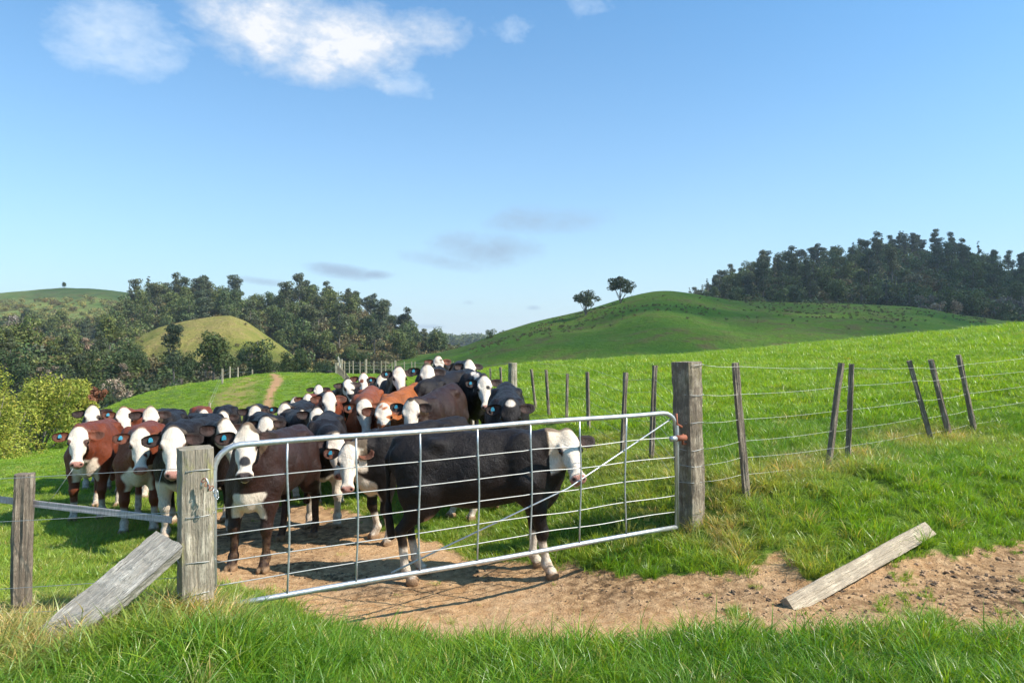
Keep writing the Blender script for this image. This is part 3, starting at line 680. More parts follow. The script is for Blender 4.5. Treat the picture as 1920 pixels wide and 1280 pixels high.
def mid_kind(x, y, d, P):
    n = len(x); cl = snoise(P, 1.6, 6); right = x > 3.6-.22*y
    idx = np.where(rng.random(n) < .75, rng.integers(15, 20, n), rng.integers(6, 11, n))
    sc = np.where(right, rng.uniform(.6, 1.15, n)*(1+.35*sm(.2, 1, cl)), rng.uniform(.3, .6, n))
    tint = np.clip(base_tint(P)+.16+np.where(right, .1, 0), 0, 1); dry = np.clip(.5*fence_dry(x, y)+(rng.random(n) < .04)*.4+np.where(right, 0, .14*sm(0, 1, snoise(P, .7, 12))), 0, 1)
    return idx, sc, tint, dry
grass_band('grass', 'pasture grass beyond the fence', 10.5, 22, 30, 1.0, mid_kind, lambda x, y, d, tr, P: rng.random(len(x)) > tr*1.2)
grass_band('grass', 'pasture grass running up to the crest', 22, 54, 10.5, 1.45, mid_kind, lambda x, y, d, tr, P: (rng.random(len(x)) > tr*1.3), k=.85)
# clods of clay and dried mud on the track
def clods():
    pr = []
    for v in range(5):
        q = np.random.default_rng(v); V, Fc = [], []
        for i in range(5):
            for j in range(7):
                th = math.pi*(i+.5)/5; ph = 2*math.pi*j/7; k = q.uniform(.7, 1.25); V.append((math.sin(th)*math.cos(ph)*k, math.sin(th)*math.sin(ph)*k, math.cos(th)*.55*k))
        for i in range(4):
            for j in range(7): Fc.append((i*7+j, (i+1)*7+j, (i+1)*7+(j+1) % 7, i*7+(j+1) % 7))
        t = NT('clay_clod'); dark = v >= 3
        t.bsdf(Base_Color=t.ramp(t.noise(3, 5, .7), [(.35, (.06, .04, .025) if dark else (.26, .15, .075)), (.65, (.13, .085, .05) if dark else (.48, .31, .18))]), Roughness=.95)
        pr.append(mesh_np('clod', V, Fc, t.m, smooth=False))
    x, y = pts_in(4.0, 7.5, 650, .9); d, m_, _ = masks(x, y); P = np.stack([x, y, x*0], -1)
    kp = (d > .5) & (rng.random(len(x)) < .35+.6*sm(-.2, .6, snoise(P, 3, 4))); x, y, m_ = x[kp], y[kp], m_[kp]; n = len(x)
    s = .0035+(.007+.013*sm(.8, 2.4, x))*rng.random(n)**5+.014*m_*rng.random(n)**3
    gn_scatter('clods', np.stack([x, y, ground_z(x, y)], -1), rng.uniform(-.5, .5, (n, 3))*[1, 1, 6], s, np.where(rng.random(n) < .05+.5*m_, rng.integers(3, 5, n), rng.integers(0, 3, n)), pr, {}, 'small clods of clay and dried mud on the bare track')
clods()

# ------------------------------------------------------------------ bushes at the left
def bush(name, c, blobs, n, size, mat, label, stems, cat='shrub'):
    e = empty(name, c); tag(e, label, cat)
    obj('crown', blobs_mesh(name, blobs, n, size, mat, seed=len(label)), e)
    parts = [tube([(0, 0, 0), (b[0]*.5, b[1]*.5, b[2]*.55), (b[0], b[1], b[2]+b[4]*.5)], [.04, .025, .008], 4) for b in blobs[:stems]]
    V, Fc = join(parts); obj('trunk', mesh_np('trunk', V, Fc, M_BARK), e)
def bushes():
    q = random.Random(5)
    for (px, base, Y, wpx, hpx, lab) in [(-30,915,20,205,235,'large yellow green willow bush cut by the left edge'),(70,862,24,190,188,'bright yellow green willow bush left of the russet shrub'),(140,806,29,95,100,'small yellow green bush at the right end of the willow row')]:
        W, Hh = wpx/F*Y/2, hpx/F*Y; p = at(px, base, Y); bl = []
        for i in range(26):
            a = q.uniform(0, 6.28); rr = q.uniform(0, .85)*W; z = q.uniform(.15, .85)*Hh*(1-.35*(rr/W)**2); s = q.uniform(.16, .3)*W; bl.append((math.cos(a)*rr, math.sin(a)*rr, z, s*1.1, s*1.3))
        bush('willow_bush', p, bl, 13000, .052*Y/25, M_WILLOW, lab, 14)
    for (px, base, Y, wpx, hpx, mat, nm, lab, size, n) in [(178,758,42,54,38,M_RED,'russet_shrub','round russet brown shrub behind the willow bushes',.085,1500),(222,752,60,66,50,M_GREY,'twiggy_shrub','grey leafless shrub right of the russet one',.10,900),
            (455,712,66,34,34,M_SCRUB,'brown_shrub','brownish shrub behind the fence posts on the far rise',.1,700)]:
        W, Hh = wpx/F*Y/2, hpx/F*Y; p = at(px, base, Y); bl = []
        for i in range(12):
            a = q.uniform(0, 6.28); rr = q.uniform(0, .75)*W; z = q.uniform(.2, .8)*Hh; s = q.uniform(.22, .36)*W; bl.append((math.cos(a)*rr, math.sin(a)*rr, z, s, s*.9))
        bush(nm, p, bl, n, size, mat, lab, 8)
bushes()

# ------------------------------------------------------------------ timber
def timber(name, a, b, wx, wy, mat, parent=None, twist=0.0, rough=.006, taper=1.0, nseg=14, seed=0, cut=0.0, round_=0.0, frame=None, bow=0.0):
    """a rough sawn / split member from a to b; long axis = local z (or x for boards lying down)"""
    r = random.Random(seed); a = Vector(a); b = Vector(b); L_ = (b-a).length; V = []; Fc = []
    prof = []
    m_ = 5                                  # points per side
    for s in range(4):
        for k in range(m_):
            t_ = k/m_; q = [(-1,-1),(1,-1),(1,1),(-1,1)]; p0, p1 = q[s], q[(s+1) % 4]
            x_, y_ = p0[0]+(p1[0]-p0[0])*t_, p0[1]+(p1[1]-p0[1])*t_
            if round_:
                rr = math.hypot(x_, y_); k2 = (1-round_)+round_/rr*1.12; x_ *= k2; y_ *= k2
            elif k == 0: x_ *= .95; y_ *= .95
            prof.append((x_, y_, r.uniform(-1, 1)))
    n = len(prof)
    for i in range(nseg+1):
        t_ = i/nseg; tp = 1+(taper-1)*t_
        for j, (x_, y_, gr) in enumerate(prof):
            nz_ = rough*(gr*1.1+.55*math.sin(t_*L_*7+j*1.7+seed)+r.uniform(-.5, .5))
            cc = 0
            if i == nseg and cut: cc = cut*(x_+y_)*.5+r.uniform(-.006, .006)
            x2 = x_*wx/2*tp; y2 = y_*wy/2*tp; l_ = math.hypot(x2, y2)
            V.append((x2*(1+nz_/l_)+bow*math.sin(math.pi*t_), y2*(1+nz_/l_), t_*L_+cc))
    for i in range(nseg):
        for j in range(n): Fc.append((i*n+j, i*n+(j+1) % n, (i+1)*n+(j+1) % n, (i+1)*n+j))
    c0 = len(V); V.append((0, 0, -.002)); V.append((0, 0, L_-.004*(1 if not cut else 0)))
    for j in range(n): Fc.append((c0, (j+1) % n, j)); Fc.append((c0+1, nseg*n+j, nseg*n+(j+1) % n))
    if mat in (M_PALE, M_PLANK):           # board materials run along local x
        V = [(v[2], v[1], -v[0]) for v in V]
    me = mesh_np(name, np.array(V), Fc, mat, smooth=False)
    zax = (b-a).normalized(); ref = Vector((math.cos(twist), math.sin(twist), 0)) if frame is None else Vector(frame)
    yax = zax.cross(ref).normalized(); xax = yax.cross(zax).normalized()
    M_ = Matrix((xax, yax, zax)).transposed()
    if mat in (M_PALE, M_PLANK): M_ = Matrix((zax, yax, -xax)).transposed()
    o = obj(name, me, parent); o.matrix_parent_inverse = Matrix(); 
    M4 = M_.to_4x4(); M4.translation = a
    o.matrix_world = M4 if parent is None else M4
    if parent is not None: o.matrix_basis = parent.matrix_basis.inverted() @ M4
    return o
def wire(name, pts, r_, parent, mat=None, seg=5):
    org = parent.location if parent is not None else Vector((0, 0, 0))
    V, Fc = tube([Vector(p)-org for p in pts], r_, seg)
    return obj(name, mesh_np(name, V, Fc, mat or M_WIRE), parent)

# ------------------------------------------------------------------ gate
GA = Vector((-2.01, 4.60, 0)); GB = Vector((1.56, 6.46, 0)); GD = (GB-GA); GL = GD.length; GU = GD.normalized(); GN = Vector((GU.y, -GU.x, 0))
def gp(t_, z, n_=0.0):                     # point on the gate plane; the gate hangs a few centimetres lower at the latch end
    return GA+GD*t_+GN*n_+Vector((0, 0, z-.04*(1-t_)))
def gate_t(px): r_ = (px-960)/F; return (r_*4.60+2.01)/(3.57-1.86*r_)
def build_gate():
    e = empty('farm_gate', GA); tag(e, 'galvanised steel farm gate with wire bars across the muddy gateway', 'gate')
    R_ = .0205; zt, zb = 1.232, .145; c = .17; pts = []
    def arc(t0, z0, sx, sz, n=7): 
        return None
    cl = c/GL
    pts = [gp(0, zb-.0), gp(0, zt-c)]
    for k in range(1, 7):
        a = math.pi/2*k/6; pts.append(gp(cl*(1-math.cos(a)), zt-c+c*math.sin(a)))
    for k in range(1, 12): pts.append(gp(cl+(1-2*cl)*k/12, zt+.004*math.sin(k)))
    for k in range(0, 7):
        a = math.pi/2*k/6; pts.append(gp(1-cl+cl*math.sin(a), zt-c+c*math.cos(a)))
    pts.append(gp(1, zb))
    wire('frame', pts, R_, e, M_GALV, 12)
    wire('bottom_rail', [gp(t_, zb+.004*math.sin(t_*9)-(.012 if 0 else 0)) for t_ in np.linspace(.0, 1.0, 12)], R_, e, M_GALV, 12)
    q = random.Random(2)
    for z in (1.0, .812, .63, .447, .295):
        ph = q.uniform(0, 6)
        wire('wire_bar', [gp(t_, z+.003*math.sin(t_*14+ph)+.006*math.sin(t_*24+ph)*(t_ > .6)) for t_ in np.linspace(.004, .994, 50)], .0042, e, M_WIRE, 6)
    for px in (540, 669, 786, 896, 995, 1087, 1172):
        t_ = gate_t(px); ph = q.uniform(0, 6)
        wire('stay', [gp(t_+.002*math.sin(z*6+ph), z, .010) for z in np.linspace(zb+.015, zt-.015, 9)], .0075, e, M_GALV, 6)
    wire('diagonal_brace', [gp(t_, zb+.03+(zt-.09-zb)*s, -.008) for t_, s in ((gate_t(734), 0), (.7, .47), (.985, 1))], .007, e, M_GALV, 6)
    # hinge strap and pin on the strainer post
    h = wire('hinge', [gp(.99, .99, .03), gp(1.02, .99, .03)], .028, e, M_RUST, 8)
    wire('pin', [gp(1.018, .92), gp(1.018, 1.02)], .012, e, M_RUST, 6); wire('bolt', [gp(1.018, .925), gp(1.06, .925, -.02)], .012, e, M_RUST, 6)
    wire('clamp', [gp(.975, .99, .032), gp(.99, .99, .032)], .026, e, M_GALV, 8)
    # latch chain between post and gate: each link a ring
    ch = empty('latch_chain', at(386, 912, 4.38)); tag(ch, 'short rusty chain hooked between the left gate post and the gate', 'chain')
    p0 = at(388, 905, 4.36); path = [(382,900),(387,907),(391,912),(396,915),(401,919),(405,925),(407,931)]
    for i, (px, py) in enumerate(path):
        p = at(px, py, 4.34); pts = []; big = 1.5 if i == 5 else 1.0
        for k in range(11):
            a = 2*math.pi*k/10; v = Vector((math.cos(a)*.010*big, 0, math.sin(a)*.017*big))
            v.rotate(Matrix.Rotation(i*1.2 % 3.1, 3, 'Z') @ Matrix.Rotation(.7 if i < 5 else 0, 3, 'Y')); pts.append(p+v)
        wire('link', pts, .0032, ch, M_RUST if i < 4 else M_GALV, 5)
    hk = [at(384+7*math.cos(a), 912-16*math.sin(a), 4.345) for a in np.linspace(-.6, 3.4, 9)]
    wire('hook', hk, .006, ch, M_GALV, 6)
build_gate()

# ------------------------------------------------------------------ fences
def wraps(post_xy, z, half, parent, tw):   # wire turned round a post
    c = Vector((post_xy[0], post_xy[1], z)); pts = []
    for k in range(13):
        a = 2*math.pi*k/12; d = Vector((math.cos(a), math.sin(a), 0)); m_ = half/max(abs(math.cos(a-tw)), abs(math.sin(a-tw)))
        pts.append(c+d*min(m_, half*1.33)*1.02+Vector((0, 0, .006*math.sin(a*2+z*9))))
    wire('wire', pts, .0028, parent)
def left_fence():
    e = empty('wire_fence', (-2.05, 4.52, 0)); tag(e, 'old wire fence with a square gate post left of the gate', 'fence')
    px0 = (368-960)/F*4.47; tw = R(33)
    timber('gate_post', (px0, 4.47, -.05), (px0-.004, 4.47, 1.205), .205, .205, M_POST, e, twist=tw, rough=.006, nseg=26, seed=3, taper=1.0)
    timber('post', (-3.33, 4.62, -.2), (-3.285, 4.6, 1.01), .105, .085, M_BATTEN, e, twist=R(20), seed=8, taper=1.0)
    for z in (1.09, .80, .50, .30): wraps((px0, 4.47), z-.02, .104, e, tw)
    for (z0, z1, sag) in ((1.08, .94, .01), (.80, .66, .01), (.38, .22, .02), (.20, .05, .0)):
        pts = []
        for t_ in np.linspace(0, 1, 12): pts.append((px0-.08-t_*4.0, 4.40+.02*t_+.15*t_, z0+(z1-z0)*min(1, t_*1.6)+(.12*(t_-.63) if t_ > .63 else 0)-sag*math.sin(math.pi*t_)))
        wire('wire', pts, .0020, e)
    # flat steel strap nailed behind the batten
    a = at(322, 974, 4.50); b = at(-120, 922, 4.72)
    d = (b-a).normalized(); o = timber('strap', a, b, .045, .008, M_TAPE, e, seed=2, rough=.001, frame=(0, 0, 1))
    # loose broken wire ends
    wire('loose_wire', [at(305, 880, 4.42), at(298, 905, 4.4), at(296, 930, 4.4), at(306, 950, 4.4), at(302, 962, 4.4), at(312, 948, 4.38)], .0016, e)
    wire('loose_wire', [at(137, 878, 4.45), at(118, 905, 4.45), at(104, 925, 4.45), at(88, 945, 4.45), at(140, 860, 4.45)][:4], .0016, e)
    br = timber('brace_timber', at(118, 1168, 4.02)-Vector((.06, 0, .12)), at(318, 1018, 4.36), .10, .225, M_PALE, None, rough=.006, seed=5, frame=(.15, -.72, .68), nseg=24, cut=.05, taper=.95)
    tag(br, 'split grey timber brace leaning on the left gate post', 'timber')
left_fence()
def right_fence():
    e = empty('wire_fence', (1.72, 6.5, 0)); tag(e, 'wire fence climbing the bank right of the gate on leaning battens', 'fence')
    X0, Y0 = (1288-960)/F*6.62, 6.62; tw = R(38)
    timber('gate_post', (X0+.04, Y0, .02), (X0-.005, Y0, EYE-(678-640)/F*6.62), .215, .215, M_POST2, e, twist=tw, rough=.008, nseg=26, seed=14)
    bt = [(1378,680,1400,925,6.75),(1577,680,1551,880,7.75),(1597,682,1589,872,7.95),(1704,676,1750,832,9.3),(1745,674,1786,832,9.5),(1797,665,1833,826,9.7)]
    for i, (tx, ty, bx, by, Y) in enumerate(bt):
        a = at(bx, by+8, Y); b = at(tx, ty, Y-.02); a = a+(a-b)*.06
        timber('batten', a, b, .062, .052, M_BATTEN, e, twist=R(15+20*i), rough=.005, seed=20+i, taper=.92)
    ends = [(680,655),(737,705),(795,742),(841,775),(875,800),(913,830)]
    xs = [1316, 1388, 1560, 1592, 1725, 1765, 1812, 1990]; Ys = [6.6, 6.75, 7.75, 7.95, 9.3, 9.5, 9.7, 11.2]
    tabs = [[684,687,690,690,689,690,683,662],[740,739,727,723,713,712,706,688],[792,786,771,768,750,747,738,713],[842,827,808,804,783,779,770,741],[872,858,840,836,812,808,797,765],[903,890,868,863,838,832,819,790]]
    for tb in tabs:
        pts = []
        for i in range(len(xs)-1):
            p, q_ = at(xs[i], tb[i], Ys[i]-.035), at(xs[i+1], tb[i+1], Ys[i+1]-.035)
            for k in range(4): t_ = k/4; pts.append(p.lerp(q_, t_)+Vector((0, 0, -.012*math.sin(math.pi*t_))))
        pts.append(at(xs[-1], tb[-1], Ys[-1])); wire('wire', pts, .0017, e)
        wraps((X0+.02, Y0), pts[0].z, .110, e, tw)
    wire('gate_hook', [at(1268, 775, 6.44), at(1269, 795, 6.44), at(1278, 800, 6.5)], .012, e, M_RUST, 6)
    # line running back along the herd
    f = empty('wire_fence', (1.7, 8.4, 0)); tag(f, 'batten fence running back beside the herd from the gate', 'fence')
    bk = [(1228,685,1221,862,8.4,.06),(1173,698,1166,858,9.0,.06),(1101,697,1104,812,10.9,.06),(1064,700,1062,800,11.8,.06),(1024,693,1030,800,13.0,.055),(996,692,1006,790,14.2,.055),(938,688,941,760,17.6,.06),(919,690,921,755,19.0,.06)]
    for i, (tx, ty, bx, by, Y, w_) in enumerate(bk):
        b = at(tx, ty, Y); x_ = (bx-960)/F*Y; a = Vector((x_, Y, gz(x_, Y)-.1))
        timber('batten', a, b, w_*.85, .045, M_BATTEN, f, twist=R(10+25*i), rough=.005, seed=40+i)
    x_ = (962-960)/F*16.0; timber('post', (x_, 16.0, gz(x_, 16)-.1), at(961, 680, 16.0), .17, .17, M_POST, f, twist=.5, seed=60, round_=.6)
    for dz in (.0, .16, .34, .52, .70, .88):
        pts = []
        for (px, Y) in ((1300, 6.62), (1226, 8.4), (1170, 9.0), (1101, 10.9), (1063, 11.8), (1025, 13), (998, 14.2), (962, 16), (939, 17.6), (920, 19), (880, 23)):
            x_ = (px-960)/F*Y; g_ = max(gz(x_, Y), .25); pts.append((x_, Y-.035, g_+.98-dz))
        wire('wire', pts, .0017, f)
right_fence()
def far_fences():
    e = empty('post_fence', (-12, 46, -.4)); tag(e, 'close set batten fence climbing the far rise above the herd', 'fence')
    k = 0
    for i in range(17):
        t_ = i/16; px = 632+34*t_**1.1; Y = 47-17*t_; x_ = (px-960)/F*Y; g_ = gz(x_, Y)
        timber('batten' if i else 'post', (x_, Y, g_-.1), (x_-.04+.08*random.random(), Y, EYE-((680 if i == 0 else 683+33*t_)-640)/F*Y), .09 if i else .22, .07 if i else .22, M_BATTEN if i else M_POST, e, seed=i, nseg=4, rough=.003); k += 1
    timber('post', (at(640, 700, 46)), at(634, 668, 46), .08, .08, M_PALE, e, seed=90, nseg=4)
    f = empty('post_fence', (-10, 58, -1)); tag(f, 'thin post and wire fence crossing below the green hill', 'fence')
    P_ = []
    for i, px in enumerate((640, 646, 655, 662, 675, 686, 701, 715, 723, 735, 741, 758, 772, 778, 800, 812, 823, 850, 870)):
        Y = 54+.02*(px-640); x_ = (px-960)/F*Y; g_ = gz(x_, Y); h_ = 1.15 if i % 5 else 1.3
        timber('post', (x_, Y, g_-.1), (x_, Y, g_+h_*.95), .07 if i % 5 else .16, .07 if i % 5 else .16, M_POST, f, seed=i, nseg=3, rough=.003); P_.append((x_, Y, g_))
    for dz in (.95, .7, .45): wire('wire', [(a, b, c+dz) for a, b, c in P_], .006, f, seg=3)
    g = empty('marker_post_line', (-20, 45, -1)); tag(g, 'four thin pale posts on the green rise left of the track', 'fence')
    Q = []
    for px, ty, by, Y in ((431,693,717,46),(446,693,714,48),(473,698,714,50),(417,708,736,40),(393,754,783,30)):
        x_ = (px-960)/F*Y; g_ = gz(x_, Y); timber('post', (x_, Y, g_-.1), (x_, Y, g_+(by-ty)/F*Y), .085, .085, M_POST, g, seed=px, nseg=3, rough=.003); Q.append((x_, Y, g_))
    for dz in (.7, .45): wire('wire', [(a, b, c+dz) for a, b, c in (Q[2], Q[1], Q[0], Q[3], Q[4])], .005, g, seg=3)
far_fences()
pa = at(1478, 1143, 5.05); pb = at(1738, 993, 6.05)
pl = timber('loose_plank', pa+Vector((0, 0, .02)), pb, .07, .135, M_PLANK, None, rough=.003, seed=31, frame=(.35, -.75, .6), nseg=24, cut=.03)
tag(pl, 'loose sawn plank lying on the clay and grassy bank', 'plank')

# ------------------------------------------------------------------ cattle
def rot_to(v, A): return v
class SDF:
    def __init__(s, lo, hi, h):
        s.h = h; s.lo = np.array(lo, np.float32); n = np.ceil((np.array(hi)-s.lo)/h).astype(int)+1; s.n = n
        s.ax = [s.lo[i]+h*np.arange(n[i], dtype=np.float32) for i in range(3)]; s.D = np.full(n, .25, np.float32)
    def box(s, lo, hi):
        i0 = [max(0, int((lo[i]-s.lo[i])/s.h)) for i in range(3)]; i1 = [min(s.n[i], int((hi[i]-s.lo[i])/s.h)+2) for i in range(3)]
        sl_ = tuple(slice(a, max(a+1, b)) for a, b in zip(i0, i1)); X = s.ax[0][sl_[0]][:, None, None]; Y = s.ax[1][sl_[1]][None, :, None]; Z = s.ax[2][sl_[2]][None, None, :]
        return sl_, X, Y, Z
    def smin(s, sl_, d, k, sub=False):
        D = s.D[sl_]
        if sub: d = -d; h_ = np.maximum(k-np.abs(D-d), 0)/k; s.D[sl_] = np.maximum(D, d)+h_*h_*k*.25
        else: h_ = np.maximum(k-np.abs(D-d), 0)/k; s.D[sl_] = np.minimum(D, d)-h_*h_*k*.25
    def cone(s, a, b, r1, r2, k=.06):
        a = np.array(a, np.float32); b = np.array(b, np.float32); m_ = max(r1, r2)+k+.05
        sl_, X, Y, Z = s.box(np.minimum(a, b)-m_, np.maximum(a, b)+m_); ba = b-a; L2 = float(ba@ba)+1e-9
        h_ = np.clip(((X-a[0])*ba[0]+(Y-a[1])*ba[1]+(Z-a[2])*ba[2])/L2, 0, 1)
        d = np.sqrt((X-a[0]-h_*ba[0])**2+(Y-a[1]-h_*ba[1])**2+(Z-a[2]-h_*ba[2])**2)-(r1+(r2-r1)*h_)
        s.smin(sl_, d, k)
    def ell(s, c, r, k=.06, M_=None, sub=False):
        c = np.array(c, np.float32); r = np.array(r, np.float32); m_ = (float(r.max()) if M_ is not None else r)+k+.05
        sl_, X, Y, Z = s.box(c-m_, c+m_); x, y, z = X-c[0], Y-c[1], Z-c[2]
        if M_ is not None: x, y, z = (M_[0][0]*x+M_[0][1]*y+M_[0][2]*z), (M_[1][0]*x+M_[1][1]*y+M_[1][2]*z), (M_[2][0]*x+M_[2][1]*y+M_[2][2]*z)
        k0 = np.sqrt((x/r[0])**2+(y/r[1])**2+(z/r[2])**2); k1 = np.sqrt((x/r[0]**2)**2+(y/r[1]**2)**2+(z/r[2]**2)**2)+1e-6
        s.smin(sl_, k0*(k0-1)/k1, k, sub)
    def mesh(s):
        D = s.D; n = D.shape; ins = D < 0
        c8 = [(i, j, k) for i in (0, 1) for j in (0, 1) for k in (0, 1)]
        cnt = sum(ins[i:n[0]-1+i, j:n[1]-1+j, k:n[2]-1+k].astype(np.int8) for i, j, k in c8)
        act = (cnt > 0) & (cnt < 8); I = np.argwhere(act); idx = -np.ones(act.shape, np.int64); idx[act] = np.arange(len(I))
        acc = np.zeros((len(I), 3), np.float32); num = np.zeros(len(I), np.float32)
        dv = {c: D[I[:, 0]+c[0], I[:, 1]+c[1], I[:, 2]+c[2]] for c in c8}
        for ax in range(3):
            for c in c8:
                if c[ax]: continue
                c2 = list(c); c2[ax] = 1; c2 = tuple(c2); d0, d1 = dv[c], dv[c2]; cr = (d0 < 0) != (d1 < 0)
                t_ = np.where(cr, d0/(d0-d1+1e-12), 0); p = np.tile(np.array(c, np.float32), (len(I), 1)); p[:, ax] = t_
                acc += p*cr[:, None]; num += cr
        V = s.lo+s.h*(I+acc/num[:, None])
        Q = []
        for ax in range(3):
            o = [1, 1, 1]; sl0 = [slice(1, None)]*3; a0 = tuple(slice(0, -1) if i == ax else slice(1, -1) for i in range(3)); a1 = tuple(slice(1, None) if i == ax else slice(1, -1) for i in range(3))
            x0, x1 = ins[a0], ins[a1]; E = np.argwhere(x0 != x1); s0 = x0[E[:, 0], E[:, 1], E[:, 2]]
            P = E.copy(); 
            for i in range(3):
                if i != ax: P[:, i] += 1
            u, v = [(1, 2), (2, 0), (0, 1)][ax]
            def g(du, dv_):
                q = P.copy(); q[:, u] -= du; q[:, v] -= dv_; return idx[q[:, 0], q[:, 1], q[:, 2]]
            q = np.stack([g(1, 1), g(0, 1), g(0, 0), g(1, 0)], -1); q[~s0] = q[~s0][:, ::-1]; Q.append(q)
        return V, np.concatenate(Q)

BLACK = (.0050, .0032, .0028); DBROWN = (.017, .0078, .0055); RED = (.135, .031, .011); ORANGE = (.31, .092, .021); WHITE = (.70, .62, .52); PINK = (.40, .20, .16); SKIN = (.42, .27, .18)
PLACED = []
def seg_gap(a, b):                         # least distance between two body axes on the ground
    t_ = np.linspace(0, 1, 9)[:, None]; p = a[0]+(a[1]-a[0])*t_; q_ = b[0]+(b[1]-b[0])*t_
    return float(np.sqrt(((p[:, None]-q_[None])**2).sum(-1)).min())
def clear_spot(bx, by, yaw, S, fixed):     # step back along the sight line, or turn a little, until no body is inside another
    best = None
    for dy_ in ((0,) if fixed else (0, -8, 8, -16, 16, -26, 26)):
        for k in range(1 if fixed else 12):
            f_ = 1+.015*k; a_ = R(yaw+dy_); u = np.array((math.cos(a_), math.sin(a_))); c0 = np.array((bx*f_, by*f_)); sg = (c0-u*1.08*S, c0+u*.05)
            g_ = min([seg_gap(sg, o_) for o_ in PLACED] or [9]); cost = max(0, .50*S-g_)*30+(f_-1)*6+abs(dy_)*.025
            if best is None or cost < best[0]: best = (cost, f_, dy_, sg, g_)
    PLACED.append(best[3]); 
    if best[4] < .40: print('tight', round(best[4], 2))
    return best[1], yaw+best[2]
def make_cow(label, px, py, Yh, bx, by, yaw, fyaw, coat=BLACK, pitch=60, scale=1.0, hi=False, face='white', nose=PINK, ears=None, tagged=True, chest=False, socks=.28, whiteleg=False, belly=False, patch=(), legs=None, roll=0.0, neckstripe=False, muzz=0.0, seed=0, group=None, absyaw=False, zs=1.0):
    """px,py,Yh: where the poll is; bx,by: ground point under the shoulders; yaw: world heading of the body; fyaw: world heading of the face"""
    cdir = math.degrees(math.atan2(-by, -bx))
    if not absyaw: yaw = cdir+(yaw+90)*.6
    fyaw = cdir+(fyaw+93)
    f_, yaw = clear_spot(bx, by, yaw, scale, by < 8.7 or absyaw); bx, by, Yh = bx*f_, by*f_, Yh*f_
    pitch -= 7
    S = scale; q = np.random.default_rng(seed+11)
    yw = R(yaw); c_, s_ = math.cos(yw), math.sin(yw); g0 = float(ground_base(np.array([bx]), np.array([by]))[0])
    # origin below mid body so that feet meet sloping ground
    ox, oy = bx-.42*S*c_, by-.42*S*s_; gh = float(ground_base(np.array([bx-1.15*S*c_]), np.array([by-1.15*S*s_]))[0]); pit = math.atan2(g0-gh, 1.15*S)
    pit = max(-.14, min(.14, pit))
    Rm = Matrix.Translation((ox, oy, (g0*.63+gh*.37)+.0)) @ Matrix.Rotation(yw, 4, 'Z') @ Matrix.Rotation(-pit, 4, 'Y') @ Matrix.Diagonal((S, S, S*zs, 1))
    Ri = Rm.inverted()
    P = Ri @ at(px, py, Yh)
    if not hi: P.z += .13
    sh = Vector((.46, 0, 1.12)); d = P-sh; dist = d.length
    if dist > .70: P = sh+d*(.70/dist)
    if dist < .34: P = sh+d*(.34/dist)
    if abs(dist-.48) > .2: print('neck', label[:30], round(dist, 2))
    fy = R(fyaw)-yw; pr = R(pitch)
    A = Vector((math.cos(fy)*math.cos(pr), math.sin(fy)*math.cos(pr), -math.sin(pr))); C = Vector((math.cos(fy)*math.sin(pr), math.sin(fy)*math.sin(pr), math.cos(pr)))
    B = C.cross(A).normalized()
    if roll: Mr = Matrix.Rotation(R(roll), 3, A); B = Mr @ B; C = Mr @ C
    HM = [tuple(A), tuple(B), tuple(C)]
    def hp(a, b, c): return tuple(P+A*a+B*b+C*c)
    h = .0135 if hi else .023
    lo = np.minimum(np.array((-1.12, -.5, -.02)), np.array(P)-.62); hi_ = np.maximum(np.array((.85, .5, 1.5)), np.array(P)+.6)
    lo[2] = -.02; lo[0] = max(lo[0], -1.12)
    s = SDF(lo, hi_, h)
    # trunk
    s.ell((.06, 0, .93), (.52, .245, .315), .05); s.ell((-.20, 0, .905), (.44, .265, .285), .12)
    s.ell((-.58, 0, 1.02), (.29, .215, .23), .12); s.cone((.32, 0, 1.18), (-.28, 0, 1.165), .070, .075, .13); s.cone((-.28, 0, 1.165), (-.72, 0, 1.205), .075, .060, .11)
    for y in (-1, 1):
        s.ell((.35, y*.145, .95), (.17, .10, .31), .06); s.ell((.45, y*.125, .78), (.12, .09, .18), .06)
        s.ell((-.43, y*.155, 1.185), (.07, .045, .045), .09); s.ell((-.57, y*.145, .84), (.22, .105, .30), .08); s.ell((-.78, y*.085, 1.10), (.07, .045, .07), .06)
        s.ell((-.36, y*.335, 1.04), (.14, .07, .12), .14, sub=True); s.ell((.20, y*.29, .95), (.035, .05, .22), .08, sub=True)
    s.ell((.51, 0, .76), (.16, .115, .21), .09)
    # neck: crest and throat follow the head
    Pb = Vector(hp(.03, 0, -.10)); Pj = Vector(hp(.10, 0, -.20)); m1 = (Vector((.40, 0, 1.10))+Pb)/2+Vector((0, 0, .02)); m2 = (Vector((.50, 0, .86))+Pj)/2+Vector((0, 0, -.03))
    s.cone((.30, 0, 1.07), tuple(m1), .17, .120, .10); s.cone(tuple(m1), tuple(Pb), .120, .085, .06)
    s.cone((.42, 0, .92), tuple(m2), .18, .105, .10); s.cone(tuple(m2), tuple(Pj), .105, .070, .06)
    s.cone((.60, 0, .72), tuple(m2+Vector((.02, 0, -.10))), .06, .05, .09)
    # legs
    lj = legs or [(q.uniform(-.06, .08), q.uniform(-.02, .03)), (q.uniform(-.06, .08), q.uniform(-.02, .03)), (q.uniform(-.10, .10), 0), (q.uniform(-.10, .10), 0)]
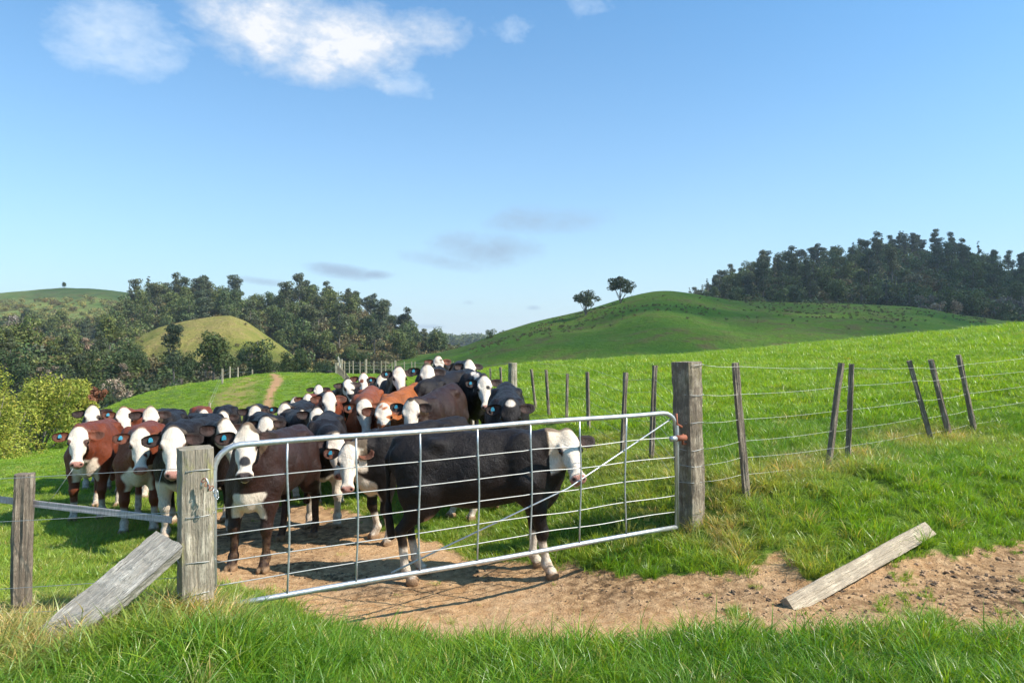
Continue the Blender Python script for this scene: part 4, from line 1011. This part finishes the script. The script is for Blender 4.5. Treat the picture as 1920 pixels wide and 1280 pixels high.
    for y, (dx, dz) in ((1, lj[0]), (-1, lj[1])):
        y1 = y*.16; s.cone((.39, y*.165, .82), (.43+dx*.3, y1, .62), .125, .085, .07); s.cone((.43+dx*.3, y1, .62), (.45+dx*.5, y1, .42), .082, .054, .05)
        s.ell((.462+dx*.5, y1, .40), (.056, .058, .070), .025); s.cone((.445+dx*.5, y1, .36), (.43+dx, y1, .15), .043, .036, .03)
        s.ell((.43+dx, y1, .135), (.049, .052, .045), .02); s.cone((.435+dx, y1, .12), (.475+dx, y1, .055), .041, .050, .02)
        for t_ in (-1, 1): s.ell((.485+dx, y1+t_*.030, .028), (.062, .029, .046), .004)
    for y, (dx, dz) in ((1, lj[2]), (-1, lj[3])):
        y1 = y*.15; s.cone((-.56, y*.15, .78), (-.57+dx*.3, y*.155, .66), .135, .085, .07); s.cone((-.58+dx*.3, y1, .66), (-.74+dx*.6, y1, .47), .092, .050, .05)
        s.ell((-.75+dx*.6, y1, .455), (.050, .040, .058), .03); s.cone((-.74+dx*.6, y1, .43), (-.70+dx, y1, .16), .043, .036, .03)
        s.ell((-.695+dx, y1, .14), (.044, .042, .043), .025); s.cone((-.69+dx, y1, .12), (-.65+dx, y1, .05), .037, .043, .02)
        for t_ in (-1, 1): s.ell((-.64+dx, y1+t_*.030, .028), (.062, .029, .046), .004)
    # tail
    s.cone((-.80, 0, 1.205), (-.885, .01, 1.05), .042, .030, .04); s.cone((-.885, .01, 1.05), (-.90, .015, .66), .027, .020, .02); s.cone((-.90, .015, .64), (-.88, .01, .38), .032, .038, .03)
    # head
    s.ell(hp(.075, 0, -.080), (.110, .090, .092), .04, HM); s.ell(hp(.12, 0, -.050), (.14, .104, .046), .035, HM)
    s.cone(hp(.20, 0, -.072), hp(.41, 0, -.074), .068, .056, .04); s.cone(hp(.11, 0, -.155), hp(.38, 0, -.130), .064, .038, .04)
    for y in (-1, 1):
        s.ell(hp(.13, y*.050, -.145), (.11, .038, .080), .035, HM); s.ell(hp(.148, y*.092, -.036), (.046, .020, .022), .020, HM)
        s.ell(hp(.235, y*.066, -.088), (.085, .020, .028), .025, HM)
        s.ell(hp(.452, y*.040, -.058), (.042, .034, .036), .018, HM)
    s.ell(hp(.452, 0, -.078), (.050, .060, .048), .030, HM); s.ell(hp(.470, 0, -.062), (.034, .050, .034), .015, HM); s.ell(hp(.436, 0, -.140), (.048, .046, .028), .012, HM)
    s.ell(hp(-.014, 0, -.030), (.048, .052, .040), .035, HM)
    for y in (-1, 1):
        s.ell(hp(.178, y*.113, -.052), (.030, .014, .018), .010, HM, sub=True)
        if hi: s.ell(hp(.486, y*.046, -.040), (.017, .012, .016), .010, HM, sub=True)
    if hi:
        gx, gy, gz_ = s.ax[0][:, None, None], s.ax[1][None, :, None], s.ax[2][None, None, :]
        near = np.abs(s.D) < .05
        n_ = np.sin(gx*21+3*np.sin(gy*9+seed)+gz_*5)*np.sin(gz_*17+2*np.sin(gx*8)+seed)*.0035+np.sin(gx*55+gz_*23+4*np.sin(gy*22))*np.sin(gz_*49-gx*18+gy*30)*.0008
        s.D += n_*near
    V, Fq = s.mesh()
    # surface colour by where the hair grows
    rel = V-np.array(P, np.float32); a = rel@np.array(A, np.float32); b = rel@np.array(B, np.float32); cc = rel@np.array(C, np.float32)
    V3 = V+np.array([seed*1.7, seed*.9, seed*.4]); nz = snoise(V3, 9, 3); nz2 = snoise(V3, 5, 9)
    col = np.tile(np.array(coat, np.float32), (len(V), 1)); col *= (1+.18*nz2)[:, None]
    col *= (1+.25*snoise(V3, 22, 13))[:, None]
    # sun bleached brown shades on dark coats
    if max(coat) < .05: col *= (1+.6*sm(.1, 1.0, snoise(V3, 2.4, 5)))[:, None]*np.array([1.25, 1.0, .95])
    Wc = np.array(WHITE)*1.0
    def paint(mask, c): 
        nonlocal col
        col = col*(1-mask[:, None])+np.array(c, np.float32)*mask[:, None]
    headm = sm(-.05, .0, a+.020*nz)*(np.abs(b) < .19)*sm(-.225, -.195, cc+.02*nz)*sm(.000, .026, a+.68*cc+.012*nz+.02*(cc > -.06))
    inhead = (a > -.08) & (a < .6) & (cc > -.35) & (cc < .1) & (np.abs(b) < .2)
    if face == 'white': paint(headm*inhead, Wc)
    elif face == 'star': paint((sm(.05, .03, np.hypot(b*.8, (a-.03))+.012*nz))*inhead*(cc > -.1), Wc)
    elif face == 'mottle': paint(headm*inhead, Wc); paint(sm(.15, .4, snoise(V3, 16, 4)+.9*sm(.25, .4, a)*sm(.07, .0, np.abs(b)))*inhead, coat)
    elif face == 'split': paint(headm*inhead, Wc); paint(sm(.0, .3, snoise(V3, 13, 2))*inhead, coat)
    if face != 'star': paint(inhead*.22*sm(.0, 1, nz+.4)*sm(.2, 0, a), (.55, .42, .28))
    if not patch and face == 'white' and q.random() < .55:
        patch = [(q.uniform(.10, .42), q.uniform(-.10, .10), q.uniform(.025, .05), tuple(np.array(coat)*1.2))]
    for (pa_, pb_, pr_, pc_) in patch:
        paint(sm(pr_, pr_*.75, np.hypot(a-pa_, b-pb_)+.10*pr_*nz)*inhead*(cc > -.16), pc_)
    for y in (-1, 1): paint(sm(.044, .030, np.sqrt(((a-.178)*.8)**2+(b-y*.104)**2+(cc+.048)**2))*inhead, (.10, .055, .042) if face == 'white' else coat)
    dn = sm(.436, .452, a-.6*np.maximum(np.abs(b)-.04, 0)+.006*nz)*sm(-.122, -.112, cc)*sm(.082, .070, np.abs(b))*inhead
    paint(dn, nose)
    for y in (-1, 1): paint(sm(.020, .012, np.sqrt(((a-.484)*.8)**2+(b-y*.047)**2+((cc+.036)*.9)**2))*inhead, (.02, .012, .010))
    paint(sm(.012, .004, np.abs(cc+.128))*(a > .40)*inhead*.8, (.05, .03, .025))
    paint(inhead*(a < .1)*sm(-.1, .9, nz2)*.35*(face == 'white'), (.50, .36, .22))
    if chest: paint(sm(.0, .08, (V[:, 0]-.40)+.05*nz)*sm(.84, .81, V[:, 2]+.55*np.abs(V[:, 1]+.05*nz2)+.09*nz2+.04*nz)*sm(.17, .14, np.abs(V[:, 1])+.05*nz)*(V[:, 2] > .5), Wc)
    if belly: paint(sm(.62, .56, V[:, 2]+.03*nz)*(V[:, 0] > -.55)*(V[:, 0] < .30)*sm(.24, .18, np.abs(V[:, 1])), np.array(SKIN)*1.25)
    if whiteleg: paint(sm(.66, .60, V[:, 2]+.06*nz2)*(V[:, 0] > .25), Wc*.92)
    if socks > 0: paint(sm(socks+.02, socks-.02, V[:, 2]+.05*nz2), Wc*.9)
    if neckstripe: paint(sm(.05, .03, np.abs(V[:, 1]+.02+.02*nz))*(V[:, 0] > .3)*(V[:, 2] > 1.0)*(~inhead), Wc)
    paint(sm(.075, .055, V[:, 2]), (.26, .17, .10))
    V = V+ (nz*.0022+snoise(V3, 34, 1)*.0012)[:, None]*0
    # ears: cupped leaves set into the skull, same mesh
    ec = ears if ears is not None else coat
    EV, EF, EC = [], [], []; tagpos = None
    for y in (-1, 1):
        base = Vector(hp(.045, y*.088, -.085)); droop = q.uniform(-.15, .16); D_ = (B*y*.95+A*droop-C*.12).normalized(); W_ = (A*.92-D_*D_.dot(A)+C*q.uniform(-.35, -.05)).normalized(); N_ = D_.cross(W_).normalized()
        if N_.dot(C) < 0: N_ = -N_
        nu, nv = 10, 7; o_ = len(EV)
        for side in (0, 1):
            for i in range(nu):
                u = i/(nu-1); wid = max(.006, .062*math.sqrt(max(0, 1-((u-.52)/.53)**2)))
                for j in range(nv):
                    v = j/(nv-1)*2-1; cup = .036*(1-v*v)*math.sin(math.pi*min(1, u*.8+.18)); p = base+D_*(u*.185)+W_*(v*wid)-N_*(cup-.012-(.010*(1-v*v) if side == 0 else 0))+W_*.012*math.sin(u*3)
                    EV.append(tuple(p))
                    inner = side == 0 and abs(v) < .75 and u > .12
                    if inner:
                        k = .55 if u > .5 else 1.0; EC.append(tuple((np.array((.07, .035, .028))*.6+np.array(ec)*.5)*k if max(ec) < .05 else np.array((.16, .055, .03))*k))
                    else: EC.append(tuple(np.array(ec)*1.1))
        for i in range(nu-1):
            for j in range(nv-1):
                for side in (0, 1):
                    k = o_+side*nu*nv+i*nv+j; f_ = [k, k+1, k+nv+1, k+nv]; EF.append(f_ if side == 0 else f_[::-1])
        for i in range(nu-1):
            for j in (0, nv-1): k = o_+i*nv+j; EF.append([k, k+nv, k+nv+nu*nv, k+nu*nv])
        for j in range(nv-1): k = o_+(nu-1)*nv+j; EF.append([k, k+1, k+1+nu*nv, k+nu*nv])
        if y == (-1 if True else 1): pass
        wpos = Rm @ (base+D_*.1); 
        if tagpos is None or wpos.x < tagpos[0]: tagpos = (wpos.x, base, D_, W_, N_)
    nV = len(V); V = np.vstack([V, np.array(EV, np.float32)]); Fq = np.vstack([Fq, np.array(EF)+nV]); col = np.vstack([col, np.array(EC, np.float32)])
    e = bpy.data.objects.new('cow', None); e.empty_display_size = .1; link(e); e.matrix_world = Rm; e.matrix_basis = Rm
    tag(e, label, 'cow', group or 'cattle crowded behind the gate')
    obj('body', mesh_np('cow_body', V, Fq, M_COAT, smooth=True, col=np.clip(col, .003, .9)), e)
    ev, ef = [], []
    n1, n2 = 8, 6
    for i in range(n2+1):
        for j in range(n1): th = math.pi*i/n2; ph = 2*math.pi*j/n1; ev.append((math.sin(th)*math.cos(ph), math.sin(th)*math.sin(ph), math.cos(th)))
    for i in range(n2):
        for j in range(n1): ef.append((i*n1+j, (i+1)*n1+j, (i+1)*n1+(j+1) % n1, i*n1+(j+1) % n1))
    ev = np.array(ev)
    for y in (-1, 1): obj('eye', mesh_np('eye', ev*.0235+np.array(hp(.178, y*.0930, -.046)), ef, M_EYE), e)
    if tagged:
        _, base, D_, W_, N_ = tagpos; c0 = base+D_*.105+N_*.014; up = W_; tw = .019; th_ = .022; base = base-D_*.03+W_*.022
        T = [c0+D_*x_*tw+up*z_*th_+N_*n_ for n_ in (.0, .004) for x_, z_ in ((-.45, -1), (.45, -1), (1, -.2), (1, 1), (-1, 1), (-1, -.2))]
        fs = [(0,1,2,3,4,5)[::-1], (6,7,8,9,10,11)]+[(i, (i+1) % 6, 6+(i+1) % 6, 6+i) for i in range(6)]
        obj('ear_tag', mesh_np('ear_tag', [tuple(v) for v in T], fs, M_TAG, smooth=False), e)
    return e

def X(px, Y): return (px-960)/F*Y
import time; _t = time.time()
# ---- front row
make_cow('black cow standing side on close behind the gate with a white face and socks', 1057, 812, 6.30, X(1000,6.33), 6.33, 2, -80, BLACK, pitch=50, zs=1.055, scale=1.0, hi=True, belly=True, socks=.33, legs=[(.0,0),(.10,0),(.02,0),(-.04,0)], tagged=False, patch=[(.19,.10,.045,BLACK)], seed=1, absyaw=True)
make_cow('dark brown cow with a black striped white nose beside the left gate post', 463, 800, 6.15, X(474,6.55), 6.55, -133, -97, DBROWN, pitch=60, scale=1.0, hi=True, chest=True, socks=.0, nose=(.05,.035,.035), patch=[(.34,0,.055,(.02,.018,.02)),(.0,.075,.06,DBROWN),(.0,-.08,.04,DBROWN)], seed=2)
make_cow('black cow with a white face and brown ears looking through the gate bars', 655, 835, 7.15, X(716,7.45), 7.45, -139, -98, BLACK, pitch=64, scale=.97, hi=True, chest=True, socks=.30, ears=(.10,.045,.025), seed=43, absyaw=True)
make_cow('black cow with white front legs behind the white faced one at the gate', 630, 815, 7.7, X(607,8.15), 8.15, -96, -80, BLACK, pitch=66, scale=1.0, hi=True, whiteleg=True, socks=.45, tagged=False, seed=4)
make_cow('black cow with a broad white face partly behind the left gate post', 325, 804, 6.85, X(338,7.4), 7.4, -122, -92, BLACK, pitch=62, scale=1.04, hi=True, whiteleg=True, socks=.5, seed=5)
make_cow('red brown cow with a white chest blaze second from the left in front', 264, 806, 7.35, X(262,7.9), 7.9, -101, -93, RED, pitch=64, scale=.97, hi=True, chest=True, socks=.30, seed=6)
make_cow('leftmost red brown cow with a white face and dark eye patches', 143, 800, 7.85, X(160,8.5), 8.55, -112, -96, RED, pitch=64, scale=.96, hi=True, chest=True, socks=.22, patch=[(.19,.095,.05,(.05,.02,.015)),(.17,-.10,.035,(.09,.03,.02))], seed=7)
make_cow('all black cow with a small white star on its forehead behind the side on cow', 957, 752, 7.75, X(952,8.3), 8.35, -88, -92, BLACK, pitch=62, scale=1.04, hi=True, face='star', nose=(.06,.045,.04), socks=.0, seed=8)
# ---- second rows
make_cow('dark brown cow with a black poll and white face above the gate rail', 770, 752, 8.95, X(800,9.5), 9.5, -128, -97, DBROWN, pitch=64, scale=1.03, hi=True, socks=.2, patch=[(-.03,0,.05,BLACK)], ears=BLACK, seed=9)
make_cow('rusty cow with a mottled red and white face', 718, 757, 9.35, X(742,10.0), 10.0, -122, -88, ORANGE, pitch=60, scale=1.05, hi=True, face='mottle', tagged=False, seed=10)
make_cow('red cow with a white face left of the mottled one', 683, 750, 9.7, X(688,10.35), 10.3, -98, -82, (.20,.055,.02), pitch=64, scale=1.05, hi=True, seed=11)
make_cow('black cow with white face and pale neck stripe near the big fence post', 908, 707, 9.75, X(890,10.35), 10.35, -80, -86, BLACK, pitch=62, scale=1.06, hi=True, neckstripe=True, seed=12)
make_cow('highest standing cow in the herd with a long white face', 801, 686, 10.9, X(806,11.6), 11.6, -105, -88, BLACK, pitch=66, scale=1.12, hi=True, nose=(.06,.045,.04), seed=13)
make_cow('black cow with a white face looking right between the rusty and the highest cow', 748, 705, 11.4, X(738,12.0), 12.0, -85, -80, BLACK, pitch=64, scale=1.06, seed=14)
make_cow('narrow white faced black eared cow behind the red cow', 717, 714, 10.9, X(712,11.5), 11.5, -90, -80, BLACK, pitch=66, scale=1.02, seed=15)
make_cow('white faced cow with rust ears near the top left of the right group', 681, 706, 12.6, X(684,13.2), 13.2, -95, -90, RED, pitch=64, scale=1.02, tagged=False, seed=16)
make_cow('cow with a black and white spotted face at the left of the upper group', 655, 722, 12.6, X(640,13.1), 13.1, -60, -70, BLACK, pitch=64, face='split', tagged=False, seed=17)
make_cow('tan faced red cow in the middle of the herd', 617, 752, 10.2, X(612,10.8), 10.8, -95, -86, RED, pitch=66, scale=.98, tagged=False, seed=18)
make_cow('black cow with its white head lowered below the tan faced one', 595, 784, 8.9, X(578,9.45), 9.4, -65, -80, BLACK, pitch=72, scale=.95, tagged=False, seed=19)
make_cow('black cow with a small white face left of the lowered head', 533, 773, 10.6, X(545,11.2), 11.2, -110, -95, BLACK, pitch=66, scale=.96, seed=20)
make_cow('small far cow with a white face below the batten fence', 597, 733, 16.0, X(612,16.5), 16.5, -125, -95, BLACK, pitch=60, tagged=False, seed=21)
make_cow('cow with a brown back and pale face far left of the spotted face', 577, 752, 12.8, X(590,13.4), 13.4, -120, -95, RED, pitch=62, tagged=False, seed=22)
make_cow('black backed cow with its rump to the gate on the upper right', 875, 712, 12.4, X(862,11.9), 11.9, 70, 80, BLACK, pitch=60, scale=1.1, tagged=False, seed=23, absyaw=True)
make_cow('cow showing only a white poll and one black ear over the black rump', 880, 690, 13.2, X(872,13.9), 13.9, -80, -75, BLACK, pitch=60, scale=1.08, tagged=False, seed=24)
make_cow('cow behind the highest one with a brown right ear', 822, 682, 13.0, X(828,13.6), 13.6, -95, -80, BLACK, pitch=60, scale=1.1, face='split', ears=(.12,.04,.02), tagged=False, seed=25)
# ---- left group
make_cow('red eared cow with a white face behind the two red brown ones', 232, 766, 10.3, X(245,10.9), 10.9, -105, -85, RED, pitch=62, scale=1.03, hi=True, seed=26)
make_cow('cow with only its pale poll showing right of the red eared cow', 282, 782, 9.7, X(296,10.3), 10.3, -115, -85, BLACK, pitch=66, tagged=False, seed=27)
make_cow('black eared cow half hidden behind the leftmost red cow', 172, 776, 10.6, X(182,11.2), 11.2, -100, -95, BLACK, pitch=64, tagged=False, seed=28)
make_cow('black cow whose back fills the space left of the striped nose', 425, 812, 7.35, X(400,7.75), 7.75, -60, -60, BLACK, pitch=66, scale=1.0, tagged=False, socks=.2, seed=29)
make_cow('small white faced cow with brown ears on the left skyline of the herd', 382, 781, 14.0, X(378,14.6), 14.6, -85, -90, RED, pitch=62, tagged=False, seed=30)
make_cow('cow with a bright white poll left of the striped nosed cow', 418, 787, 12.2, X(422,12.8), 12.8, -95, -90, BLACK, pitch=68, tagged=False, seed=31)
make_cow('black eared cow with a white head directly behind the striped nosed cow', 478, 777, 11.2, X(482,11.8), 11.8, -92, -90, BLACK, pitch=70, scale=.98, tagged=False, seed=32)
make_cow('white topped head low behind the striped nosed cow', 498, 800, 9.2, X(512,9.7), 9.7, -115, -95, BLACK, pitch=72, scale=.95, tagged=False, seed=33)
make_cow('black cow with a blue tag low in the left group', 398, 797, 11.0, X(404,11.6), 11.6, -100, -90, BLACK, pitch=64, seed=34, face='split', scale=.93)
make_cow('black cow with a dark mottled muzzle left of the lowered white head', 566, 785, 9.9, X(556,10.4), 10.4, -80, -100, BLACK, pitch=62, face='star', tagged=False, scale=.96, seed=35)
make_cow('black cow at the back between the spotted face and the far cow', 628, 745, 14.4, X(622,14.9), 14.9, -80, -100, BLACK, pitch=66, face='split', tagged=False, seed=36)
make_cow('black cow low behind the red brown pair on the left', 345, 795, 10.2, X(330,10.8), 10.8, -70, -60, BLACK, pitch=70, face='split', tagged=False, seed=37)
make_cow('dark cow at the back with a narrow white blaze near the brown back', 553, 756, 13.6, X(560,14.2), 14.2, -95, -95, BLACK, pitch=62, face='white', tagged=False, seed=38, scale=.97)
print('cows', time.time()-_t)

def haze():
    x0, x1, y0, y1, z0, z1 = -2900, 2900, -60, 2620, -32, 84
    V = [(x, y, z) for x in (x0, x1) for y in (y0, y1) for z in (z0, z1)]
    Fc = [(0,1,3,2),(4,6,7,5),(0,4,5,1),(2,3,7,6),(0,2,6,4),(1,5,7,3)]
    m = bpy.data.materials.new('haze_air'); m.use_nodes = True; N = m.node_tree.nodes; N.clear()
    o_ = N.new('ShaderNodeOutputMaterial'); v = N.new('ShaderNodeVolumePrincipled'); v.inputs['Density'].default_value = .0002; v.inputs['Color'].default_value = (.82, .91, 1, 1); v.inputs['Anisotropy'].default_value = .2
    m.node_tree.links.new(v.outputs[0], o_.inputs['Volume'])
    tag(obj('haze', mesh_np('haze', V, Fc, m, smooth=False)), 'thin pale blue air over the far hills', kind='stuff')
haze()
